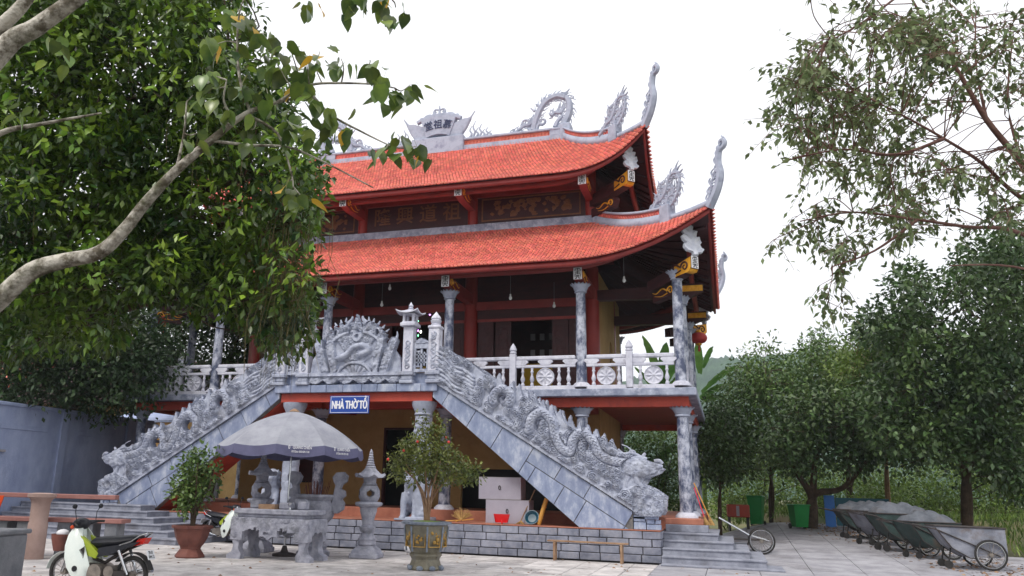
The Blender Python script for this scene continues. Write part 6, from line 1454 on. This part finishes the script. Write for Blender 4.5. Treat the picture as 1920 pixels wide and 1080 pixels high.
# --- big ficus on the left
FT = on_z(-260, 1060, 0); 
FI = thing('ficus_tree', 'huge dark green ficus tree with hanging aerial roots overhanging the left court', 'tree', FT)
polyF = [(-60,-60),(470,-60),(490,20),(505,90),(530,170),(542,240),(578,285),(598,330),(584,420),(580,500),(592,560),(572,610),(560,640),(520,655),(470,600),(420,570),(380,595),(330,550),(270,545),(215,640),(120,650),(40,665),(-60,650)]
def keepF(u, v):
    k = np.ones_like(u)
    for hx, hy, r in ((430,370,38),(395,410,28),(470,60,50),(150,300,26),(60,500,25),(300,100,18),(510,30,40)): k *= 1-.93*np.exp(-(((u-hx)/r)**2+((v-hy)/r)**2))
    return k*np.where((u > 440) & (v < 150), .45, 1)
kb = blobs(120, -60, 620, -60, 680, 18, 62, .34); cl = crown_px(polyF, 11.2, 15.6, 3900, lambda u, v: keepF(u, v)*kb(u, v))
V, F = crown(cl-FT, 17, .29, .155, .034, RT, .55); stuff(ob('crown', npmesh('crown', V, F, 'leaf_ficus'), FI))
cl2 = crown_px([(-40,20),(420,10),(520,150),(590,330),(590,560),(420,560),(300,520),(-40,560)], 10.5, 11.4, 85)
V, F = crown(cl2-FT, 12, .2, .15, .036, RT, .25); stuff(ob('young_leaves', npmesh('young_leaves', V, F, 'leaf_tip'), FI))
b = MB(); z3 = lambda p: np.array(p)-FT
hub = []
b.lathe([(.75, 0), (.55, .3), (.46, 1.2), (.44, 3.2)], 14)
top = np.array([0, 0, 3.1])
for (u, v, d) in ((60,430,13),(120,260,13.5),(250,330,13),(330,180,13),(420,420,12.6),(480,330,12.4),(540,420,12.4),(180,80,13.6),(300,480,13),(430,80,13),(520,200,12.6),(500,540,12.4),(80,60,13)):
    e = z3(at(u, v, d)); hub += list(limb(b, [top+RT.normal(size=3)*.1, top*.5+e*.5+np.array([0, 0, .5])+RT.normal(size=3)*.4, e], .2, .035))
twigs(b, hub, cl[RT.choice(len(cl), 420, False)]-FT, .012); b.build('trunk', 'barkdark', FI, 60)
b = MB()
for k in range(170):
    u, v0 = RT.normal(535, 32) if k < 125 else RT.uniform(60, 560), RT.uniform(380, 470) if k < 125 else RT.uniform(60, 400); d = RT.uniform(11.4, 12.6); L = RT.uniform(.8, 2.3) if k < 125 else RT.uniform(.6, 1.6)
    p = z3(at(u, v0, d)); b.tube([p+np.array([RT.normal()*.12, RT.normal()*.12, -L*t])*np.array([t, t, 1]) for t in (0, .33, .66, 1)], [.006, .005, .004, .002], 4)
stuff(b.build('aerial_roots', 'root', FI))
# --- near tree with big heart-shaped leaves
BT = on_z(-420, 1500, 0)
HT = thing('heart_leaf_tree', 'near tree with mottled pale limbs and large heart shaped leaves', 'tree', BT)
w3 = lambda u, v, d=5.: np.array(at(u, v, d))-BT
b = MB()
q1 = [w3(-420, 760, 5.2)*np.array([1, 1, 0])*.2+np.array([0, 0, 0]), w3(-330, 900, 5.2), w3(-180, 720, 5.1), w3(-60, 612), w3(0, 560), w3(60, 508), w3(120, 489), w3(185, 474), w3(232, 432), w3(275, 378), w3(330, 320), w3(395, 264), w3(460, 214), w3(520, 192), w3(585, 178, 5.05)]
r1 = [.11, .092, .076, .068, .062, .055, .048, .043, .039, .034, .029, .024, .017, .010, .005]
q = smooth_line(q1, 4); b.tube(q, np.interp(np.linspace(0, 1, len(q)), np.linspace(0, 1, len(r1)), r1), 12)
stub = [w3(60, 506), w3(85, 492), w3(100, 484)]; b.tube(stub, [.05, .035, .02], 8)
for pts, r0, r2 in (([w3(-330, 900, 5.2), w3(-160, 330, 5.3), w3(0, 100, 5.3), w3(70, 50, 5.3), w3(160, -15, 5.3), w3(260, -90, 5.3)], .09, .04), ([w3(-160, 330, 5.3), w3(-60, 120, 5.4), w3(40, 12, 5.4), w3(70, -40, 5.4)], .06, .035),
                    ([w3(-60, 300, 5.6), w3(0, 250, 5.6), w3(80, 232, 5.6), w3(190, 212, 5.5)], .03, .006)): limb(b, pts, r0, r2, 10)
hubs = list(q[20:])
lim2 = [[w3(395,264), w3(470,272), w3(540,276), w3(600,300), w3(700,352)], [w3(520,192), w3(580,160), w3(640,156), w3(700,158), w3(740,165)], [w3(470,212), w3(450,150), w3(445,80), w3(450,20), w3(470,-30)], [w3(440,228), w3(420,190), w3(425,150)],
        [w3(585,178), w3(620,215), w3(680,248), w3(735,275)], [w3(460,214), w3(520,250), w3(545,320), w3(550,350)], [w3(330,320), w3(345,250), w3(350,190)], [w3(585,-60), w3(700,-30), w3(740,5)], [w3(470,-30), w3(560,-40), w3(585,-60)]]
for pts in lim2: hubs += list(limb(b, pts, .011, .004, 6))
b.build('trunk', 'bark', HT, 60)
def heart():
    V, F = [], []; prof = [(0,.0,.0),(.06,.22,.01),(.16,.36,.0),(.32,.42,-.02),(.52,.36,-.06),(.72,.24,-.12),(.88,.1,-.18),(1.,.0,-.24)]
    V = []
    for t, w, z in prof:
        bk = -.10 if t == .06 else 0
        for k in (-1, -.5, 0, .5, 1): V.append((t+bk*abs(k), w*k, z+.14*w*abs(k)**1.5*1.2))
    F = [(i*5+k, (i+1)*5+k, (i+1)*5+k+1, i*5+k+1) for i in range(7) for k in range(4)]
    V += [(0, -.008, 0), (0, .008, 0), (-.45, .008, .22), (-.45, -.008, .22)]; n = len(V); F.append((n-4, n-3, n-2, n-1)); return V, F
V, F = heart(); HM = npmesh('leaf', V, F, 'leaf_big', True); HY = npmesh('leaf_yellow', V, F, 'leaf_yellow', True)
CLU = [(470,55),(440,110),(405,95),(520,130),(540,95),(600,108),(640,122),(695,125),(715,165),(745,180),(770,170),(560,165),(500,178),(450,160),(580,195),(620,222),(640,240),(552,215),(480,220),(528,268),(562,245),(600,255),(400,172),(420,215),(362,190),(370,262),(540,348),(568,378),(750,270),(782,286),(722,290),(740,25),(715,8),(570,8),(660,-4),(690,-10),(100,82),(30,205),(122,95),(445,30),(385,140),(500,75),(575,130),(470,255)]
nl = 0
for (u, v) in CLU:
    for k in range(7 if u > 380 else 4):
        if nl >= 296: break
        p = w3(u+RT.normal()*14, v+RT.normal()*12, 5.+RT.uniform(-.22, .22)); az = RT.uniform(0, 2*PI); pt = RT.uniform(.35, 1.25)
        sc = RT.uniform(.08, .125)
        o = ob('leaf', HY if RT.rand() < .04 else HM, HT, p, (RT.normal()*.35, pt, az), sc); nl += 1
b = MB()
twigs(b, hubs, [w3(u, v-12) for u, v in CLU if u > 350], .0035, .02); stuff(b.build('twigs', 'bark', HT))
# --- airy tree at the upper right
AT = on_z(2140, 1180, 0); AT[2] = gz(AT[0], AT[1])
A_ = thing('airy_tree', 'tall airy tree with thin reddish limbs and sparse small leaves above the carts', 'tree', AT)
polyA = [(1500,-60),(2000,-60),(2000,420),(1840,455),(1720,470),(1640,540),(1570,560),(1500,520),(1450,470),(1400,450),(1392,350),(1440,315),(1420,250),(1475,190),(1478,120),(1530,60)]
BLOB = [(RT.uniform(1400, 1960), RT.uniform(-40, 560), RT.uniform(22, 58)) for _ in range(60)]
def keepA(u, v):
    g = np.zeros_like(u)
    for x, y, r in BLOB: g = np.maximum(g, np.exp(-((u-x)**2+(v-y)**2)/r**2))
    return g**.6*np.clip(.35+keepA0(u, v), 0, 1)
def keepA0(u, v): return np.clip(.30+.75*np.exp(-(((u-1660)/150)**2+((v-170)/170)**2))-.35*np.exp(-(((u-1700)/90)**2+((v-520)/60)**2))-.3*np.exp(-(((u-1860)/70)**2+((v-300)/90)**2)), .03, 1)
a3 = lambda u, v, d: np.array(at(u, v, d))-AT
b = MB(); hub = []
hub += list(limb(b, [(0, 0, 0), (.05, 0, 1.2), a3(2090, 640, 8.9), a3(2010, 440, 8.9), a3(1920, 312, 9), a3(1850, 225, 9), a3(1800, 140, 9), a3(1745, 60, 9), a3(1700, -20, 9)], .075, .01, 9))
for pts, r in (([a3(2010,440,8.9), a3(1900,360,8.6), a3(1840,305,8.5), a3(1770,260,8.4), a3(1690,215,8.4), a3(1600,170,8.4)], .03), ([a3(2060,540,8.9), a3(1920,440,8.4), a3(1810,425,8.3), a3(1720,412,8.2), a3(1600,398,8.2), a3(1500,415,8.2)], .028), ([a3(1850,225,9), a3(1830,120,9.2), a3(1830,20,9.2)], .02),
               ([a3(1920,312,9), a3(1890,200,9.3), a3(1900,60,9.3)], .022), ([a3(1770,260,8.4), a3(1680,290,8.3), a3(1580,280,8.2), a3(1480,300,8.2)], .022), ([a3(1720,412,8.2), a3(1640,470,8.1), a3(1560,500,8.1)], .02), ([a3(1700,-20,9), a3(1620,40,8.8), a3(1550,80,8.8)], .018), ([a3(2060,540,8.9), a3(1900,500,8.4), a3(1780,498,8.3)], .02)): hub += list(limb(b, pts, r, .006, 6))
ends = crown_px(polyA, 7.7, 10.2, 185, keepA)-AT; hub_ = np.array(hub); LP, LD = [], []
for e in ends:
    h = hub_[np.argmin(np.linalg.norm(hub_-e, axis=1)+RT.rand(len(hub_))*.5)]; L_ = np.linalg.norm(e-h)
    m_ = (h+e)/2+RT.normal(size=3)*.08*L_+np.array([0, 0, .12*L_]); q = smooth_line([h, m_, e, e+(e-m_)*.25-np.array([0, 0, .08])], 6); b.tube(q, np.linspace(.007, .0022, len(q)), 4)
    nsub = RT.randint(4, 9)
    for k in range(nsub):
        i0 = RT.randint(len(q)//3, len(q)-1); dv = RT.normal(size=3)*.5+(e-h)/max(L_, .2)*.6; dv[2] -= .15; dv /= np.linalg.norm(dv); ln_ = RT.uniform(.18, .42); q2 = [q[i0], q[i0]+dv*ln_*.5+np.array([0, 0, .02]), q[i0]+dv*ln_-np.array([0, 0, .04])]
        b.tube(q2, [.004, .003, .002], 3)
        for f_ in np.linspace(.25, 1, RT.randint(5, 11)): LP.append(q2[0]+(q2[2]-q2[0])*f_+RT.normal(size=3)*.018); LD.append(dv*.5+RT.normal(size=3)*.7-np.array([0, 0, .8]))
V, F = leaves(np.array(LP), np.array(LD), .095, .021, RT, .2); stuff(ob('crown', npmesh('crown', V, F, 'leaf_right'), A_))
b.build('trunk', 'barkred', A_, 60)
# --- middle-distance trees on the right
def tree(name, label, base, polys, d0, d1, ncl, per, spread, ln, wd, leaf, bark, tr, hubs_px, group='trees behind the garbage carts', cat='tree', keep=None, down=.35):
    t = thing(name, label, cat, base, 0, group); cl = crown_px(polys, d0, d1, ncl, keep)
    V, F = crown(cl-base, per, spread, ln, wd, RT, down); stuff(ob('crown', npmesh('crown', V, F, leaf), t))
    b = MB(); hub = []
    for pts in hubs_px:
        q = [np.array([0, 0, -.2])]+[np.array(at(u, v, d))-base for u, v, d in pts]; hub += list(limb(b, q, tr, tr*.22, 8))
    twigs(b, hub, cl[RT.choice(len(cl), min(90, len(cl)), False)]-base, .016); b.build('trunk', bark, t, 60); return t
gp = lambda u, v: on_g(u, v)
def dep(p): return pix(p)[2]
B1 = gp(1812, 1003); dB = dep(B1)
tree('broadleaf_tree', 'dense dark broadleaf tree with a sturdy trunk behind the open cart', B1, [(1610,600),(1650,560),(1700,500),(1740,540),(1790,520),(1810,450),(1850,470),(1880,420),(1960,410),(1960,900),(1900,930),(1850,880),(1800,900),(1750,850),(1690,880),(1650,820),(1600,780),(1640,700)], dB-3.5, dB+3, 1000, 34, .6, .23, .06, 'leaf_dark', 'barkdark', .2, [[(1812,900,dB), (1830,760,dB), (1850,600,dB)], [(1812,900,dB), (1770,780,dB), (1710,650,dB)], [(1815,880,dB), (1880,740,dB), (1930,600,dB)]], keep=blobs(60, 1600, 1960, 420, 920, 25, 60, .1))
B2 = gp(1522, 990); d2_ = dep(B2)
tree('round_tree', 'low round tree with a dark trunk beside the blue barrier', B2, [(1440,800),(1480,750),(1560,730),(1640,760),(1660,840),(1620,880),(1560,870),(1500,880),(1440,875),(1420,850)], d2_-3, d2_+2.5, 300, 34, .6, .2, .055, 'leaf_dark', 'barkdark', .22, [[(1524,930,d2_), (1530,860,d2_), (1550,790,d2_)], [(1523,935,d2_), (1490,880,d2_), (1470,830,d2_)], [(1524,930,d2_), (1580,915,d2_), (1630,860,d2_)]], keep=blobs(26, 1420, 1660, 730, 900, 20, 42, .12))
B3 = gp(1446, 978); d3_ = dep(B3)+2; B3 = at(1446, 978, d3_); B3[2] = gz(B3[0], B3[1])
tree('slender_tree', 'slender tree with thin brown trunk behind the dark green bin', B3, [(1350,840),(1345,760),(1380,690),(1400,650),(1440,640),(1500,700),(1540,760),(1500,840),(1440,880),(1390,890)], d3_-2.5, d3_+3, 330, 34, .65, .2, .052, 'leaf_mid', 'barkdark', .1, [[(1446,900,d3_), (1440,800,d3_), (1430,700,d3_)], [(1446,900,d3_), (1480,800,d3_)], [(1446,900,d3_), (1400,800,d3_)]], keep=blobs(26, 1345, 1540, 640, 890, 18, 42, .1))
B4 = at(1600, 985, d2_+7); B4[2] = gz(B4[0], B4[1]); d4 = d2_+7
tree('feathery_tree', 'feathery pale green tree rising behind the round tree', B4, [(1480,760),(1490,680),(1530,630),(1560,640),(1600,700),(1640,640),(1660,720),(1620,790),(1540,800)], d4-3, d4+3, 260, 32, .7, .22, .05, 'leaf_mid', 'barkdark', .14, [[(1590,880,d4), (1570,760,d4), (1545,680,d4)], [(1590,880,d4), (1620,740,d4)]])
B5 = at(1668, 990, d2_+3); B5[2] = gz(B5[0], B5[1]); d5 = d2_+3
tree('lime_tree', 'tree with lime green crown and straight brown trunk among the dark trees', B5, [(1560,700),(1580,640),(1640,620),(1690,640),(1720,720),(1700,800),(1640,830),(1590,780)], d5-2.5, d5+2.5, 220, 32, .6, .2, .055, 'leaf_yel', 'wood', .11, [[(1664,900,d5), (1655,800,d5), (1645,690,d5)], [(1662,860,d5), (1690,760,d5)]])
B6 = at(1350, 985, d3_-4); B6[2] = gz(B6[0], B6[1]); d6 = d3_-3
tree('evergreen_shrub', 'dark evergreen shrub pressed against the rear temple columns', B6, [(1322,900),(1318,800),(1330,745),(1370,770),(1400,820),(1395,880),(1360,900)], d6-2, d6+2, 230, 34, .5, .17, .046, 'leaf_dark', 'barkdark', .08, [[(1350,900,d6), (1352,800,d6)], [(1350,920,d6), (1385,850,d6)]], 'shrubs behind the yard', 'shrub')
for nm, lab, u, v, dd, poly, leaf, n in (('bush', 'pale green bush filling the gap behind the barrier', 1590, 990, 12, [(1500,985),(1510,900),(1580,870),(1680,880),(1720,930),(1720,985)], 'leaf_yel', 240), ('bush', 'mid green bush filling the gap behind the tarpaulin carts', 1760, 990, 10, [(1680,985),(1700,870),(1780,840),(1900,860),(1960,900),(1960,1000),(1700,1000)], 'leaf_yel', 330),
                                   ('bush', 'leafy green bush behind the dark green bin', 1420, 985, 14, [(1330,985),(1330,880),(1400,840),(1500,860),(1540,920),(1540,985)], 'leaf_yel', 260), ('bush', 'bright leafy bush seen beneath the balcony behind the temple', 1220, 970, 8, [(1120,975),(1130,850),(1170,800),(1290,800),(1300,975)], 'leaf_mid', 300),
                                   ('bush', 'yellow green weedy bush among the trunks behind the carts', 1640, 985, 6, [(1600,985),(1610,935),(1650,915),(1700,935),(1710,985)], 'leaf_yel', 90)):
    d_ = d2_+dd; bp = at(u, v, d_); bp[2] = gz(bp[0], bp[1])
    t = thing(nm, lab, 'bush', bp, 0, 'bushes behind the yard'); cl = crown_px(poly, d_-2, d_+2, n); cl[:, 2] = np.maximum(cl[:, 2], bp[2]+.1)
    V, F = crown(cl-bp, 34, .7, .2, .05, RT, .1); stuff(ob('foliage', npmesh('foliage', V, F, leaf), t))
    b = MB()
    for k in range(7): e = cl[RT.randint(len(cl))]-bp; limb(b, [(RT.normal()*.2, RT.normal()*.2, 0), e*.5+RT.normal(size=3)*.2, e], .05, .015, 5)
    b.build('stems', 'barkdark', t)
# --- trees behind the left wall and the shrine side
for lab, u, d_, poly, n, leaf in (('dark tree crowding behind the grey boundary wall', 130, 30, [(-40,780),(-40,540),(80,520),(220,560),(300,600),(330,700),(270,760),(200,775),(100,745),(40,770)], 800, 'leaf_shade'), ('leafy tree behind the left end of the balcony', 400, 36, [(270,740),(290,560),(420,520),(560,560),(590,690),(470,700),(400,740)], 480, 'leaf_dark')):
    bp = at(u, 930, d_); bp[2] = 0
    tree('backyard_tree', lab, bp, poly, d_-3, d_+3, n, 34, .7, .2, .055, leaf, 'barkdark', .22, [[(u, 800, d_), (u+30, 680, d_), (u+60, 600, d_)], [(u, 800, d_), (u-50, 680, d_)], [(u, 780, d_), (u+110, 680, d_)]], 'trees behind the left wall')
# --- banana plants
def banana(label, u, v, d_, specs):
    bp = at(u, v, d_); bp[2] = gz(bp[0], bp[1]); t = thing('banana_plant', label, 'banana plant', bp, 0, 'banana plants behind the temple')
    MB().tube(smooth_line([(0, 0, 0), (.05, 0, 1.2), (.0, .05, max(.6, at(u, specs[0][1]+90, d_)[2]-bp[2]))], 4), [.16-.008*i for i in range(9)], 10).build('stem', 'moss', t, 50)
    for (u0, v0, u1, v1, w) in specs:
        a, e = at(u0, v0, d_)-bp, at(u1, v1, d_-.5)-bp; n = 14; V, F = [], []; s = np.cross(e-a, [0, 0, 1.]); s = s/np.linalg.norm(s); s = s*.7+np.array([0, 0, .5])*.6; s /= np.linalg.norm(s)
        for i in range(n+1):
            f = i/n; c = a+(e-a)*f+np.array([0, 0, .25*math.sin(PI*f*.9)])*np.linalg.norm(e-a)*.5; ww = w*math.sin(PI*min(f*.92+.08, 1))**.6
            for k in (-1, -.5, 0, .5, 1): V.append(c+s*ww*k-np.array([0, 0, 1])*ww*.25*abs(k)+RT.normal(size=3)*.012*(abs(k) > .9))
        F = [(i*5+k, (i+1)*5+k, (i+1)*5+k+1, i*5+k+1) for i in range(n) for k in range(4)]
        ob('leaf', npmesh('leaf', V, F, 'banana', True), t)
banana('banana plant with broad leaves showing above the balcony rail behind the temple', 1245, 975, 40, [(1240,720,1205,632,.3), (1245,720,1285,655,.34), (1240,720,1250,645,.28), (1250,730,1300,700,.4), (1235,740,1190,690,.4)])
banana('banana plant with drooping torn leaves beside the rear columns', 1322, 975, 41, [(1315,735,1388,688,.3), (1312,745,1372,722,.3), (1312,700,1308,640,.22), (1318,690,1338,650,.16), (1316,750,1350,745,.35)])
banana('low banana plant under the balcony behind the dragon stair', 1215, 985, 38, [(1222,880,1195,848,.2), (1222,880,1268,835,.3), (1220,890,1240,850,.25)])
# --- grass and fallen leaves along the yard edge
P_ = []; 
while len(P_) < 5200:
    x, y = RT.uniform(10.5, 30), RT.uniform(1, 26)
    if x > 19.2-.33*y*.9 or y > 13.5: P_.append((x, y, gz(x, y)-.03))
P_ = np.array(P_); D_ = RT.normal(size=(len(P_), 3))*.45; D_[:, 2] = 1
V, F = leaves(P_, D_, .38, .025, RT); g = ob('grass', npmesh('grass', V, F, 'leaf_yel')); tag(g, 'rough grass along the edge of the concrete yard', 'grass', None, 'stuff')
P_ = []
for _ in range(900):
    u, v = RT.uniform(1385, 1900), 0; x = RT.uniform(11.5, 19); y = RT.uniform(-3, 13); k = 17.3-.26*(y+1); 
    P_.append((RT.normal(k, .7), y, gz(k, y)+.012))
P_ = np.array(P_); D_ = RT.normal(size=(len(P_), 3)); D_[:, 2] *= .1
V, F = leaves(P_, D_, .12, .035, RT); g = ob('leaf_litter', npmesh('leaf_litter', V, F, 'wood')); tag(g, 'dry fallen leaves scattered below the garbage carts', 'leaf litter', None, 'stuff')
# ------------------------------------------------------------------ haze over the far hill
hz = MB().box(-1100, 1250, -62, 1300, -1.2, 185).build('haze', 'black'); hz.data.materials.clear()
hm = bpy.data.materials.new('haze'); hm.use_nodes = True; n = hm.node_tree.nodes; n.remove(n['Principled BSDF'])
pv = n.new('ShaderNodeVolumePrincipled'); pv.inputs['Color'].default_value = (.82, .90, 1, 1); pv.inputs['Density'].default_value = .0004; pv.inputs['Anisotropy'].default_value = .2
hm.node_tree.links.new(pv.outputs[0], n['Material Output'].inputs['Volume']); hz.data.materials.append(hm); hz['kind'] = 'stuff'
